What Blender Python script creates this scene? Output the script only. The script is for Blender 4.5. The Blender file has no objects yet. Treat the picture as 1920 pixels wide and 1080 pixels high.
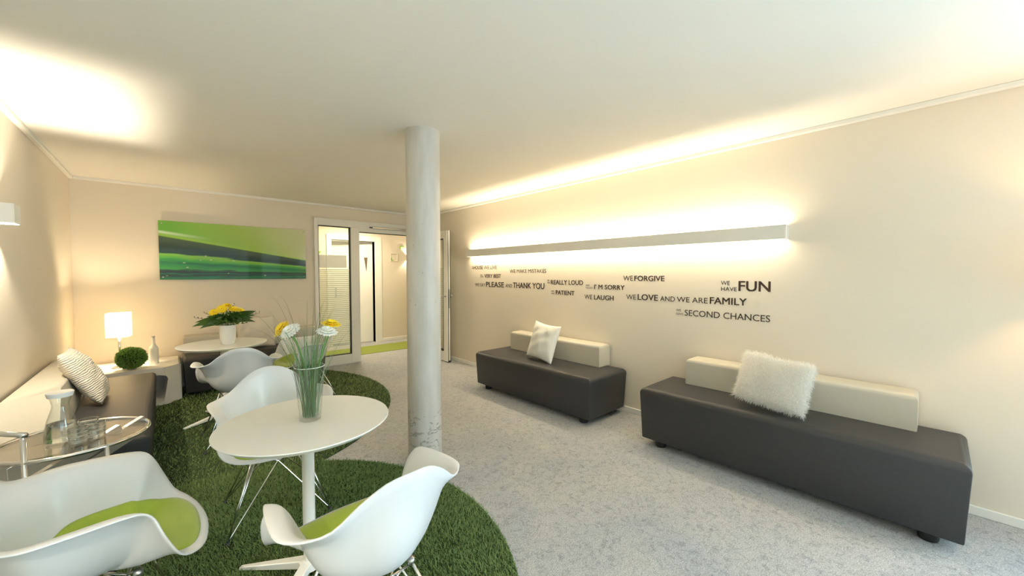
import bpy, bmesh, math, random
import numpy as np
from mathutils import Vector, Matrix
random.seed(7); RNG = np.random.default_rng(7)
S = bpy.context.scene
C = S.collection
PI = math.pi

# ------------------------------------------------------------------ camera, world, exposure, large lights
FPX = 721.0
cd = bpy.data.cameras.new('camera'); cam = bpy.data.objects.new('camera', cd); C.objects.link(cam)
cd.sensor_fit = 'HORIZONTAL'; cd.sensor_width = 36.0; cd.lens = 36.0 * FPX / 1920.0
cd.clip_start = 0.02; cd.clip_end = 100
cam.location = (0, 0, 1.40)
cam.rotation_euler = (PI/2 - math.radians(2.065), 0, -math.radians(42.06))
S.camera = cam
S.view_settings.view_transform = 'Standard'; S.view_settings.look = 'None'
S.view_settings.exposure = 0.42; S.view_settings.gamma = 1.0; S.view_settings.use_curve_mapping = False
S.cycles.use_denoising = True
S.cycles.max_bounces = 10; S.cycles.diffuse_bounces = 6; S.cycles.transparent_max_bounces = 16
S.cycles.sample_clamp_indirect = 8.0
S.cycles.caustics_reflective = False; S.cycles.caustics_refractive = False

W = bpy.data.worlds.new('world'); S.world = W; W.use_nodes = True
W.node_tree.nodes['Background'].inputs[0].default_value = (0.62, 0.80, 1.0, 1)
W.node_tree.nodes['Background'].inputs[1].default_value = 1.0

def area(name, loc, rot, sx, sy, power, col, spread=180):
    d = bpy.data.lights.new(name, 'AREA'); d.shape = 'RECTANGLE'; d.size = sx; d.size_y = sy
    d.energy = power; d.color = col; d.spread = math.radians(spread)
    o = bpy.data.objects.new(name, d); C.objects.link(o); o.location = loc; o.rotation_euler = rot
    return o
def point(name, loc, power, col, rad=0.02, parent=None):
    d = bpy.data.lights.new(name, 'POINT'); d.energy = power; d.color = col; d.shadow_soft_size = rad
    o = bpy.data.objects.new(name, d); C.objects.link(o); o.location = loc; o.parent = parent
    return o
# daylight of the window wall behind the camera
area('window_daylight', (1.35, -4.42, 1.25), (PI/2, 0, 0), 3.8, 2.05, 62, (0.66, 0.83, 1.0))
area('window_daylight', (3.62, -1.95, 1.25), (PI/2, 0, PI/2), 2.3, 2.05, 185, (0.60, 0.79, 1.0))

# ------------------------------------------------------------------ materials
MATS = {}
def mat(name, col=(.8,.8,.8), rough=.5, metal=0, spec=.5, noise=None, bump=None, emit=None, coat=0, sheen=0):
    """noise=(scale, amount, second colour) mottles the colour; bump=(scale, strength, distance)"""
    if name in MATS: return MATS[name]
    m = bpy.data.materials.new(name); m.use_nodes = True; nt = m.node_tree
    b = nt.nodes['Principled BSDF']
    b.inputs['Base Color'].default_value = (*col, 1); b.inputs['Roughness'].default_value = rough
    b.inputs['Metallic'].default_value = metal; b.inputs['Specular IOR Level'].default_value = spec
    b.inputs['Coat Weight'].default_value = coat; b.inputs['Sheen Weight'].default_value = sheen
    tc = nt.nodes.new('ShaderNodeTexCoord')
    n = nt.nodes.new('ShaderNodeTexNoise'); nt.links.new(tc.outputs['Object'], n.inputs['Vector'])
    sc, am, c2 = noise if noise else (6.0, .12, tuple(v*.94 for v in col))
    n.inputs['Scale'].default_value = sc; n.inputs['Detail'].default_value = 6
    mx = nt.nodes.new('ShaderNodeMix'); mx.data_type = 'RGBA'
    mx.inputs[6].default_value = (*col, 1); mx.inputs[7].default_value = (*c2, 1)
    rp = nt.nodes.new('ShaderNodeMapRange'); rp.inputs[1].default_value = .5 - .5*max(.05, 1-am); rp.inputs[2].default_value = .5 + .5*max(.05, 1-am)
    nt.links.new(n.outputs['Fac'], rp.inputs[0]); nt.links.new(rp.outputs[0], mx.inputs[0])
    nt.links.new(mx.outputs[2], b.inputs['Base Color'])
    if bump:
        n2 = nt.nodes.new('ShaderNodeTexNoise'); n2.inputs['Scale'].default_value = bump[0]; n2.inputs['Detail'].default_value = 4
        nt.links.new(tc.outputs['Object'], n2.inputs['Vector'])
        bp = nt.nodes.new('ShaderNodeBump'); bp.inputs['Strength'].default_value = bump[1]; bp.inputs['Distance'].default_value = bump[2]
        nt.links.new(n2.outputs['Fac'], bp.inputs['Height']); nt.links.new(bp.outputs[0], b.inputs['Normal'])
    if emit:
        b.inputs['Emission Color'].default_value = (*emit[0], 1); b.inputs['Emission Strength'].default_value = emit[1]
    MATS[name] = m
    return m

def thin_glass(name, tint=(.97,.99,.98), refl=1.0, rough=0.0):
    m = bpy.data.materials.new(name); m.use_nodes = True; nt = m.node_tree; nt.nodes.clear()
    out = nt.nodes.new('ShaderNodeOutputMaterial'); mx = nt.nodes.new('ShaderNodeMixShader')
    t = nt.nodes.new('ShaderNodeBsdfTransparent'); t.inputs[0].default_value = (*tint, 1)
    g = nt.nodes.new('ShaderNodeBsdfGlossy'); g.inputs['Roughness'].default_value = rough
    lw = nt.nodes.new('ShaderNodeLayerWeight'); lw.inputs[0].default_value = .5
    pw = nt.nodes.new('ShaderNodeMath'); pw.operation = 'POWER'; pw.inputs[1].default_value = 4.0; nt.links.new(lw.outputs['Facing'], pw.inputs[0])
    ma = nt.nodes.new('ShaderNodeMath'); ma.operation = 'MULTIPLY_ADD'; ma.inputs[1].default_value = .75*refl; ma.inputs[2].default_value = .04*refl; ma.use_clamp = True
    nt.links.new(pw.outputs[0], ma.inputs[0]); nt.links.new(ma.outputs[0], mx.inputs[0])
    nt.links.new(t.outputs[0], mx.inputs[1]); nt.links.new(g.outputs[0], mx.inputs[2]); nt.links.new(mx.outputs[0], out.inputs[0])
    MATS[name] = m; return m

mat('wall_paint', (.775,.70,.59), .75, spec=.3, noise=(3, .2, (.76,.685,.575)), bump=(220, .05, .002))
mat('ceiling_paint', (.86,.83,.77), .8, spec=.2, noise=(2, .2, (.85,.815,.755)))
mat('trim_white', (.86,.84,.79), .45)
mat('frame_white', (.83,.81,.75), .35)
mat('door_white', (.88,.86,.80), .35)
mat('gasket_black', (.02,.02,.02), .6)
mat('leather_grey', (.034,.034,.036), .46, spec=.5, noise=(40, .3, (.030,.030,.032)), bump=(500, .12, .001))
mat('leather_beige', (.56,.52,.43), .5, spec=.4, noise=(30, .3, (.54,.50,.415)), bump=(500, .1, .001))
mat('bench_foot', (.012,.012,.012), .5)
mat('plastic_white', (.75,.76,.775), .3, spec=.5)
mat('lacquer_white', (.87,.86,.83), .3, spec=.5)
mat('pad_green', (.36,.47,.045), .75, sheen=.3, noise=(60, .3, (.33,.43,.04)), bump=(900, .1, .001))
mat('chrome', (.80,.80,.80), .08, metal=1)
mat('steel_brushed', (.55,.54,.52), .3, metal=1)
mat('chair_glide', (.05,.05,.05), .5)
mat('fabric_white', (.84,.82,.76), .85, sheen=.3, noise=(14, .4, (.80,.78,.72)), bump=(90, .35, .004))
mat('fabric_cream', (.72,.66,.56), .85, sheen=.3, noise=(14, .4, (.68,.62,.52)))
mat('fur_white', (.96,.94,.90), .8, sheen=.2)
nt = MATS['fur_white'].node_tree; tr = nt.nodes.new('ShaderNodeBsdfTranslucent'); tr.inputs[0].default_value = (.97,.95,.91,1)
mxs = nt.nodes.new('ShaderNodeMixShader'); mxs.inputs[0].default_value = .45
nt.links.new(nt.nodes['Principled BSDF'].outputs[0], mxs.inputs[1]); nt.links.new(tr.outputs[0], mxs.inputs[2]); nt.links.new(mxs.outputs[0], nt.nodes['Material Output'].inputs[0])
mat('lettering', (.045,.022,.012), .5)
mat('lettering_light', (.16,.115,.08), .5)
mat('lamp_box', (.80,.78,.72), .4)
mat('ceramic_white', (.86,.86,.84), .18, spec=.6)
mat('bottle_white', (.90,.88,.84), .25)
mat('leaf_dark', (.035,.10,.018), .45, noise=(25, .3, (.06,.15,.025)))
mat('leaf_mid', (.10,.20,.03), .45, noise=(25, .3, (.06,.15,.02)))
mat('leaf_brown', (.06,.045,.03), .6)
mat('stem_green', (.10,.26,.05), .45, noise=(30, .4, (.16,.33,.09)))
mat('grass_blade', (.08,.20,.05), .5, noise=(12, .5, (.18,.32,.14)))
mat('grass_pale', (.26,.36,.20), .5, noise=(12, .5, (.36,.44,.30)))
mat('grass_dry', (.20,.17,.07), .6)
mat('petal_yellow', (.95,.76,.02), .5, noise=(40, .3, (.93,.68,.012)))
mat('petal_white', (.90,.90,.86), .5)
mat('flower_eye', (.75,.72,.40), .7, bump=(400, .6, .002))
mat('flower_eye_orange', (.80,.40,.01), .7, bump=(400, .6, .002))
mat('topiary_leaf', (.14,.28,.04), .55, noise=(40, .1, (.24,.40,.08)))
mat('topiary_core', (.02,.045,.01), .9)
mat('hall_green', (.27,.33,.05), .9, noise=(30, .3, (.23,.29,.05)))
mat('sign_green', (.28,.52,.05), .6)
mat('sign_pale', (.85,.82,.70), .6)
mat('mark_brown', (.16,.11,.07), .5)
mat('shade_fabric', (.95,.88,.72), .8, emit=((1.0,.82,.52), 1.6))
mat('rug_backing', (.03,.055,.012), .95)
thin_glass('glass_pane', (.95,.97,.93), 1.0)
thin_glass('glass_clear', (.965,.98,.972), 1.1)
thin_glass('glass_cut', (.93,.94,.93), 3.2)
thin_glass('glass_smoke', (.80,.78,.74), 1.6)

def mat_decal(name, col, alpha):
    m = bpy.data.materials.new(name); m.use_nodes = True; nt = m.node_tree; b = nt.nodes['Principled BSDF']
    b.inputs['Base Color'].default_value = (*col, 1); b.inputs['Alpha'].default_value = alpha; b.inputs['Roughness'].default_value = .6
    MATS[name] = m
mat_decal('frost_film', (.86,.85,.78), .62)
mat_decal('frost_stripe', (.80,.82,.66), .55)

def mat_water():
    m = bpy.data.materials.new('water'); m.use_nodes = True; b = m.node_tree.nodes['Principled BSDF']
    b.inputs['Base Color'].default_value = (.97,.99,1,1); b.inputs['Roughness'].default_value = 0
    b.inputs['Transmission Weight'].default_value = 1; b.inputs['IOR'].default_value = 1.2
    MATS['water'] = m
mat_water()

def mat_carpet():
    m = bpy.data.materials.new('carpet'); m.use_nodes = True; nt = m.node_tree; b = nt.nodes['Principled BSDF']; L = nt.links.new
    tc = nt.nodes.new('ShaderNodeTexCoord')
    def noise(scale, det, dist=0, rough=.6):
        n = nt.nodes.new('ShaderNodeTexNoise'); n.inputs['Scale'].default_value = scale; n.inputs['Detail'].default_value = det
        n.inputs['Distortion'].default_value = dist; n.inputs['Roughness'].default_value = rough; L(tc.outputs['Object'], n.inputs['Vector']); return n
    big = noise(1.6, 7, .8); mid = noise(26, 8, 1.2, .75); fine = noise(170, 3)
    r1 = nt.nodes.new('ShaderNodeValToRGB'); L(big.outputs['Fac'], r1.inputs[0])
    e = r1.color_ramp.elements; e[0].position = .30; e[0].color = (.46,.48,.515,1); e[1].position = .70; e[1].color = (.56,.56,.545,1)
    r2 = nt.nodes.new('ShaderNodeValToRGB'); L(mid.outputs['Fac'], r2.inputs[0])
    e = r2.color_ramp.elements; e[0].position = .32; e[0].color = (.58,.58,.61,1); e[1].position = .52; e[1].color = (1.0,1.0,1.0,1)
    r3 = nt.nodes.new('ShaderNodeValToRGB'); L(fine.outputs['Fac'], r3.inputs[0])
    e = r3.color_ramp.elements; e[0].position = .34; e[0].color = (.60,.60,.60,1); e[1].position = .62; e[1].color = (1.12,1.12,1.12,1)
    a = nt.nodes.new('ShaderNodeMix'); a.data_type = 'RGBA'; a.blend_type = 'MULTIPLY'; a.inputs[0].default_value = 1
    L(r1.outputs[0], a.inputs[6]); L(r2.outputs[0], a.inputs[7])
    c = nt.nodes.new('ShaderNodeMix'); c.data_type = 'RGBA'; c.blend_type = 'MULTIPLY'; c.inputs[0].default_value = 1
    L(a.outputs[2], c.inputs[6]); L(r3.outputs[0], c.inputs[7]); L(c.outputs[2], b.inputs['Base Color'])
    b.inputs['Roughness'].default_value = .95; b.inputs['Specular IOR Level'].default_value = .15
    bp = nt.nodes.new('ShaderNodeBump'); bp.inputs['Strength'].default_value = .4; bp.inputs['Distance'].default_value = .004
    L(fine.outputs['Fac'], bp.inputs['Height']); L(bp.outputs[0], b.inputs['Normal'])
    MATS['carpet'] = m
mat_carpet()

def mat_column():
    m = bpy.data.materials.new('concrete'); m.use_nodes = True; nt = m.node_tree; b = nt.nodes['Principled BSDF']; L = nt.links.new
    tc = nt.nodes.new('ShaderNodeTexCoord')
    mp = nt.nodes.new('ShaderNodeMapping'); mp.inputs['Scale'].default_value = (6, 6, 1.4); L(tc.outputs['Object'], mp.inputs[0])
    n = nt.nodes.new('ShaderNodeTexNoise'); n.inputs['Scale'].default_value = 2; n.inputs['Detail'].default_value = 8; L(mp.outputs[0], n.inputs['Vector'])
    r = nt.nodes.new('ShaderNodeValToRGB'); L(n.outputs['Fac'], r.inputs[0])
    e = r.color_ramp.elements; e[0].position = .3; e[0].color = (.50,.47,.42,1); e[1].position = .65; e[1].color = (.60,.575,.535,1)
    # small dark pock marks
    v = nt.nodes.new('ShaderNodeTexVoronoi'); v.inputs['Scale'].default_value = 9; L(tc.outputs['Object'], v.inputs['Vector'])
    k = nt.nodes.new('ShaderNodeMath'); k.operation = 'LESS_THAN'; k.inputs[1].default_value = .055; L(v.outputs['Distance'], k.inputs[0])
    # wavy hairline cracks, only in the band near the foot of the column
    w = nt.nodes.new('ShaderNodeTexNoise'); w.inputs['Scale'].default_value = 7; w.inputs['Detail'].default_value = 3
    mp2 = nt.nodes.new('ShaderNodeMapping'); mp2.inputs['Scale'].default_value = (1, 1, 2.4); L(tc.outputs['Object'], mp2.inputs[0]); L(mp2.outputs[0], w.inputs['Vector'])
    s = nt.nodes.new('ShaderNodeMath'); s.operation = 'MULTIPLY'; s.inputs[1].default_value = 4.5; L(w.outputs['Fac'], s.inputs[0])
    fr = nt.nodes.new('ShaderNodeMath'); fr.operation = 'FRACT'; L(s.outputs[0], fr.inputs[0])
    pp = nt.nodes.new('ShaderNodeMath'); pp.operation = 'LESS_THAN'; pp.inputs[1].default_value = .15; L(fr.outputs[0], pp.inputs[0])
    sx = nt.nodes.new('ShaderNodeSeparateXYZ'); L(tc.outputs['Object'], sx.inputs[0])
    mr = nt.nodes.new('ShaderNodeMapRange'); mr.inputs[1].default_value = .44; mr.inputs[2].default_value = .34; L(sx.outputs['Z'], mr.inputs[0])
    mr2 = nt.nodes.new('ShaderNodeMapRange'); mr2.inputs[1].default_value = .06; mr2.inputs[2].default_value = .16; L(sx.outputs['Z'], mr2.inputs[0])
    q = nt.nodes.new('ShaderNodeMath'); q.operation = 'MULTIPLY'; L(mr.outputs[0], q.inputs[0]); L(mr2.outputs[0], q.inputs[1])
    q2 = nt.nodes.new('ShaderNodeMath'); q2.operation = 'MULTIPLY'; L(q.outputs[0], q2.inputs[0]); L(pp.outputs[0], q2.inputs[1])
    q3 = nt.nodes.new('ShaderNodeMath'); q3.operation = 'MULTIPLY'; q3.inputs[1].default_value = .65; L(q2.outputs[0], q3.inputs[0])
    k2 = nt.nodes.new('ShaderNodeMath'); k2.operation = 'MULTIPLY'; k2.inputs[1].default_value = .45; L(k.outputs[0], k2.inputs[0])
    mxm = nt.nodes.new('ShaderNodeMath'); mxm.operation = 'MAXIMUM'; L(q3.outputs[0], mxm.inputs[0]); L(k2.outputs[0], mxm.inputs[1])
    mx = nt.nodes.new('ShaderNodeMix'); mx.data_type = 'RGBA'; mx.inputs[7].default_value = (.20,.19,.18,1)
    L(r.outputs[0], mx.inputs[6]); L(mxm.outputs[0], mx.inputs[0]); L(mx.outputs[2], b.inputs['Base Color'])
    b.inputs['Roughness'].default_value = .38
    MATS['concrete'] = m
mat_column()

def mat_art(w, h):
    """glossy print of blurred green grass blades: bands converging to the right"""
    m = bpy.data.materials.new('art_print'); m.use_nodes = True; nt = m.node_tree; b = nt.nodes['Principled BSDF']; L = nt.links.new
    tc = nt.nodes.new('ShaderNodeTexCoord'); sx = nt.nodes.new('ShaderNodeSeparateXYZ'); L(tc.outputs['Object'], sx.inputs[0])
    def M(op, a, bb=None):
        n = nt.nodes.new('ShaderNodeMath'); n.operation = op
        for i, v in ((0, a), (1, bb)):
            if v is None: continue
            if isinstance(v, (int, float)): n.inputs[i].default_value = v
            else: L(v, n.inputs[i])
        return n.outputs[0]
    u = M('DIVIDE', sx.outputs['X'], w); v = M('DIVIDE', sx.outputs['Z'], h)
    mp = nt.nodes.new('ShaderNodeMapping'); mp.inputs['Scale'].default_value = (1.2, 1, 12); L(tc.outputs['Object'], mp.inputs[0])
    n = nt.nodes.new('ShaderNodeTexNoise'); n.inputs['Scale'].default_value = 2.2; n.inputs['Detail'].default_value = 5; L(mp.outputs[0], n.inputs['Vector'])
    nn = M('MULTIPLY', M('SUBTRACT', n.outputs['Fac'], .5), .22)
    U = M('SUBTRACT', .74, M('MULTIPLY', u, .37)); Lw = .08
    t = M('DIVIDE', M('SUBTRACT', v, Lw), M('SUBTRACT', U, Lw))
    t = M('ADD', t, M('MULTIPLY', nn, M('LESS_THAN', t, .95)))
    r = nt.nodes.new('ShaderNodeValToRGB'); L(M('MULTIPLY', M('ADD', t, .2), .75), r.inputs[0])
    def P(tv): return max(0, min(1, (tv+.2)*.75))
    stops = [(-.2,(.004,.10,.02)),(-.10,(.0,.16,.04)),(-.02,(.01,.02,.012)),(.03,(.0,.13,.035)),(.07,(.01,.015,.01)),(.13,(.01,.03,.015)),
             (.17,(.03,.26,.03)),(.26,(.01,.20,.03)),(.33,(.0,.12,.03)),(.42,(.03,.30,.02)),(.50,(.16,.42,.02)),(.56,(.20,.45,.03)),(.60,(.0,.035,.012)),
             (.72,(.008,.03,.012)),(.80,(.025,.05,.022)),(.95,(.05,.085,.04)),(.985,(.03,.08,.01)),(1.03,(.34,.55,.06))]
    cr = r.color_ramp; cr.elements[0].position = P(stops[0][0]); cr.elements[0].color = (*stops[0][1],1)
    cr.elements[1].position = P(stops[-1][0]); cr.elements[1].color = (*stops[-1][1],1)
    for p, c in stops[1:-1]:
        e = cr.elements.new(P(p)); e.color = (*c, 1)
    # the pale upper field
    r2 = nt.nodes.new('ShaderNodeValToRGB'); L(M('ADD', M('MULTIPLY', u, .75), M('MULTIPLY', v, .25)), r2.inputs[0])
    e = r2.color_ramp.elements; e[0].position = .25; e[0].color = (.13,.40,.025,1); e[1].position = .98; e[1].color = (.62,.62,.36,1)
    e2 = r2.color_ramp.elements.new(.6); e2.color = (.34,.50,.07,1)
    mx = nt.nodes.new('ShaderNodeMix'); mx.data_type = 'RGBA'
    mr = nt.nodes.new('ShaderNodeMapRange'); mr.inputs[1].default_value = 1.0; mr.inputs[2].default_value = 1.12; L(t, mr.inputs[0])
    L(mr.outputs[0], mx.inputs[0]); L(r.outputs[0], mx.inputs[6]); L(r2.outputs[0], mx.inputs[7])
    # white sheen streak of the blade at upper left, printed in the picture
    d = M('ABSOLUTE', M('SUBTRACT', v, M('SUBTRACT', .81, M('MULTIPLY', u, .30))))
    st = M('MULTIPLY', M('SUBTRACT', 1, M('MINIMUM', M('MULTIPLY', d, 28), 1)), M('MAXIMUM', M('SUBTRACT', 1, M('MULTIPLY', u, 3.2)), 0))
    mx2 = nt.nodes.new('ShaderNodeMix'); mx2.data_type = 'RGBA'; mx2.inputs[7].default_value = (.72,.82,.62,1)
    L(mx.outputs[2], mx2.inputs[6]); L(st, mx2.inputs[0])
    # dew drops on the lower blades
    vo = nt.nodes.new('ShaderNodeTexVoronoi'); vo.inputs['Scale'].default_value = 16; mp3 = nt.nodes.new('ShaderNodeMapping'); mp3.inputs['Scale'].default_value = (.6,0,1.2)
    L(tc.outputs['Object'], mp3.inputs[0]); L(mp3.outputs[0], vo.inputs['Vector'])
    dd = M('MULTIPLY', M('MULTIPLY', M('LESS_THAN', vo.outputs['Distance'], .13), M('LESS_THAN', t, .6)), .55)
    mx3 = nt.nodes.new('ShaderNodeMix'); mx3.data_type = 'RGBA'; mx3.inputs[7].default_value = (.55,.62,.25,1)
    L(mx2.outputs[2], mx3.inputs[6]); L(dd, mx3.inputs[0]); L(mx3.outputs[2], b.inputs['Base Color'])
    b.inputs['Roughness'].default_value = .5; b.inputs['Coat Weight'].default_value = .18; b.inputs['Coat Roughness'].default_value = .02
    MATS['art_print'] = m

# ------------------------------------------------------------------ mesh helpers
def obj(name, bm, m, parent=None, smooth=False, loc=None):
    me = bpy.data.meshes.new(name)
    if isinstance(bm, bmesh.types.BMesh):
        bmesh.ops.recalc_face_normals(bm, faces=bm.faces)
        bm.to_mesh(me); bm.free()
    else:
        v, fs = bm; me.from_pydata([tuple(map(float, p)) for p in v], [], fs); me.update()
    if m: me.materials.append(MATS[m])
    if smooth:
        me.polygons.foreach_set('use_smooth', [True]*len(me.polygons))
    o = bpy.data.objects.new(name, me); C.objects.link(o)
    if parent: o.parent = parent
    if loc: o.location = loc
    return o
def auto_smooth(o, ang=35):
    me = o.data; bm = bmesh.new(); bm.from_mesh(me)
    for f in bm.faces: f.smooth = True
    for e in bm.edges:
        if len(e.link_faces) == 2 and e.calc_face_angle(0) > math.radians(ang): e.smooth = False
    bm.to_mesh(me); bm.free(); return o
def tag(o, label=None, cat=None, group=None, kind=None):
    if label: o['label'] = label
    if cat: o['category'] = cat
    if group: o['group'] = group
    if kind: o['kind'] = kind
    return o
def empty(name, loc, rz=0, label=None, cat=None, group=None):
    o = bpy.data.objects.new(name, None); C.objects.link(o); o.location = loc; o.rotation_euler = (0,0,rz)
    o.empty_display_size = .05
    return tag(o, label, cat, group)
def struct(o): o['kind'] = 'structure'; return o
def box(bm, a, b):
    vs = [bm.verts.new((x,y,z)) for x in (a[0],b[0]) for y in (a[1],b[1]) for z in (a[2],b[2])]
    for f in ((0,1,3,2),(4,6,7,5),(0,4,5,1),(2,3,7,6),(0,2,6,4),(1,5,7,3)): bm.faces.new([vs[i] for i in f])
    return bm
def B(a, b, bev=0, seg=2):
    bm = bmesh.new(); box(bm, a, b)
    if bev: bmesh.ops.bevel(bm, geom=list(bm.edges), offset=bev, segments=seg, profile=.5, affect='EDGES')
    return bm
def hexa(pts, bev=0, seg=3):
    """8 corners: 4 bottom then 4 top, each in order round"""
    bm = bmesh.new(); vs = [bm.verts.new(p) for p in pts]
    for f in ((3,2,1,0),(4,5,6,7),(0,1,5,4),(1,2,6,5),(2,3,7,6),(3,0,4,7)): bm.faces.new([vs[i] for i in f])
    if bev: bmesh.ops.bevel(bm, geom=list(bm.edges), offset=bev, segments=seg, profile=.5, affect='EDGES')
    return bm
def prism(poly, z0, z1, axis='z'):
    bm = bmesh.new()
    def P(x, y, z): return (x,y,z) if axis == 'z' else ((x,z,y) if axis == 'y' else (z,x,y))
    lo = [bm.verts.new(P(x,y,z0)) for x,y in poly]; hi = [bm.verts.new(P(x,y,z1)) for x,y in poly]
    n = len(poly); bm.faces.new(lo[::-1]); bm.faces.new(hi)
    for i in range(n): bm.faces.new((lo[i], lo[(i+1)%n], hi[(i+1)%n], hi[i]))
    return bm
def lathe(prof, n=32, close=False, bm=None, c=(0,0,0)):
    bm = bm or bmesh.new(); rings = []
    for r, z in prof:
        if r < 1e-6: rings.append([bm.verts.new((c[0],c[1],c[2]+z))])
        else: rings.append([bm.verts.new((c[0]+r*math.cos(2*PI*i/n), c[1]+r*math.sin(2*PI*i/n), c[2]+z)) for i in range(n)])
    prs = list(zip(rings, rings[1:])) + ([(rings[-1], rings[0])] if close else [])
    for a, b in prs:
        if len(a) == 1 and len(b) == 1: continue
        for i in range(n):
            j = (i+1) % n
            if len(a) == 1: bm.faces.new((a[0], b[i], b[j]))
            elif len(b) == 1: bm.faces.new((a[i], b[0], a[j]))
            else: bm.faces.new((a[i], b[i], b[j], a[j]))
    return bm
def tube(pts, r, n=8, bm=None, closed=False, caps=True):
    """swept tube, r a number or one radius per point"""
    bm = bm or bmesh.new(); P = [Vector(p) for p in pts]; N = len(P); rings = []; prev = None
    for i in range(N):
        if closed: t = P[(i+1)%N] - P[i-1]
        else: t = P[min(i+1,N-1)] - P[max(i-1,0)]
        t.normalize()
        if prev is None:
            a = Vector((0,0,1)) if abs(t.z) < .9 else Vector((1,0,0)); nrm = t.cross(a).normalized()
        else:
            nrm = (prev - t*prev.dot(t)).normalized()
        prev = nrm; bn = t.cross(nrm); rr = r[i] if hasattr(r, '__len__') else r
        rings.append([bm.verts.new(P[i] + nrm*rr*math.cos(2*PI*k/n) + bn*rr*math.sin(2*PI*k/n)) for k in range(n)])
    for i in range(N if closed else N-1):
        a, b = rings[i], rings[(i+1)%N]
        for k in range(n): bm.faces.new((a[k], a[(k+1)%n], b[(k+1)%n], b[k]))
    if caps and not closed: bm.faces.new(rings[0][::-1]); bm.faces.new(rings[-1])
    return bm
def copy_tree(o, parent=None):
    c = o.copy(); C.objects.link(c); c.parent = parent
    for ch in list(o.children): copy_tree(ch, c)
    return c
def bez(a, b, c, d, n):
    out = []
    for i in range(n):
        t = i/(n-1); s = 1-t
        out.append(Vector(a)*s**3 + Vector(b)*3*s*s*t + Vector(c)*3*s*t*t + Vector(d)*t**3)
    return out

# ------------------------------------------------------------------ the setting
XL, XR, YF, YB, ZC = -.735, 3.47, 6.20, -4.30, 2.445
HX0, HX1, HY0, HY1 = .6, 5.6, 6.32, 7.75         # corridor behind the glass front
FX0, FX1, FZ = 1.645, 3.42, 2.235               # door frame opening in the far wall

fl = obj('floor', B((XL-.12, YB-.12, -.06), (HX1, 9.6, 0)), 'carpet'); struct(fl)
ce = obj('ceiling', B((XL-.12, YB-.12, ZC), (HX1, 9.6, ZC+.1)), 'ceiling_paint'); struct(ce)
struct(obj('wall_left', B((XL-.12, YB-.12, 0), (XL, YF+.12, ZC)), 'wall_paint'))
VY0, VY1 = -3.1, -.8
bm = bmesh.new(); box(bm, (XR, YB-.12, 0), (XR+.12, VY0, ZC)); box(bm, (XR, VY1, 0), (XR+.12, YF+.12, ZC)); box(bm, (XR, VY0, 0), (XR+.12, VY1, .15)); box(bm, (XR, VY0, 2.3), (XR+.12, VY1, ZC))
struct(obj('wall_right', bm, 'wall_paint'))
bm = bmesh.new(); box(bm, (XL, YF, 0), (FX0, YF+.12, ZC)); box(bm, (FX0, YF, FZ), (FX1, YF+.12, ZC)); box(bm, (FX1, YF, 0), (XR, YF+.12, ZC))
struct(obj('wall_far', bm, 'wall_paint'))
# window wall behind the camera
WX0, WX1, WZ0, WZ1 = -.6, 3.3, .15, 2.3
bm = bmesh.new(); box(bm, (XL, YB-.12, 0), (WX0, YB, ZC)); box(bm, (WX1, YB-.12, 0), (XR, YB, ZC))
box(bm, (WX0, YB-.12, 0), (WX1, YB, WZ0)); box(bm, (WX0, YB-.12, WZ1), (WX1, YB, ZC))
struct(obj('wall_back', bm, 'wall_paint'))
def window(name, loc, rz, hw, hh):
  wr = empty(name, loc, rz); struct(wr)
  for i in range(4):
      x = -hw + (2*hw-.06)*i/3
      obj('window_mullion', B((x, -.03, 0), (x+.06, .03, hh), .006), 'frame_white', wr)
  for z in (0, hh-.06): obj('window_rail', B((-hw+.06, -.028, z), (hw-.06, .028, z+.06), .006), 'frame_white', wr)
  for i in range(3):
      x = -hw + (2*hw-.06)*i/3 + .06
      obj('window_pane', B((x, -.004, .06), (x+(2*hw-.06)/3-.06, .004, hh-.06)), 'glass_pane', wr)

window('window_1', ((WX0+WX1)/2, YB-.06, WZ0), 0, (WX1-WX0)/2, WZ1-WZ0)
window('window_2', (XR+.06, (VY0+VY1)/2, .15), PI/2, (VY1-VY0)/2, 2.15)

# cornices and skirting
def trim(name, a, b, m='trim_white', bev=.004): return struct(obj(name, B(a, b, bev, 1), m))
trim('trim_1', (XR-.035, YB, ZC-.03), (XR, YF, ZC))
trim('trim_2', (XL, YB, ZC-.03), (XL+.035, YF, ZC))
trim('trim_3', (XL+.035, YF-.035, ZC-.03), (XR-.035, YF, ZC))
trim('baseboard_right', (XR-.014, YB, 0), (XR, YF, .055))
trim('baseboard_left', (XL, YB, 0), (XL+.014, YF, .055))
trim('baseboard_far', (XL+.014, YF-.014, 0), (FX0, YF, .055))
trim('trim_4', (FX0-.02, YF-.025, FZ), (FX1+.02, YF, FZ+.018), 'wall_paint')

# corridor shell
DX0, DX1, DZ = 2.36, 3.20, 2.06                 # corridor door opening
bm = bmesh.new(); box(bm, (HX0, HY1, 0), (DX0, HY1+.12, ZC)); box(bm, (DX1, HY1, 0), (HX1, HY1+.12, ZC)); box(bm, (DX0, HY1, DZ), (DX1, HY1+.12, ZC))
struct(obj('wall_corridor', bm, 'wall_paint'))
struct(obj('wall_corridor_left', B((HX0-.1, YF+.12, 0), (HX0, 9.6, ZC)), 'wall_paint'))
struct(obj('wall_corridor_right', B((HX1-.1, YF+.12, 0), (HX1, 9.6, ZC)), 'wall_paint'))
struct(obj('wall_corridor_front', B((XR+.12, YF, 0), (HX1-.1, YF+.12, ZC)), 'wall_paint'))
struct(obj('wall_room_beyond', B((HX0, 9.5, 0), (HX1-.1, 9.6, ZC)), 'wall_paint'))
trim('baseboard_corridor', (DX1+.145, HY1-.014, 0), (HX1-.1, HY1, .06))
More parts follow.
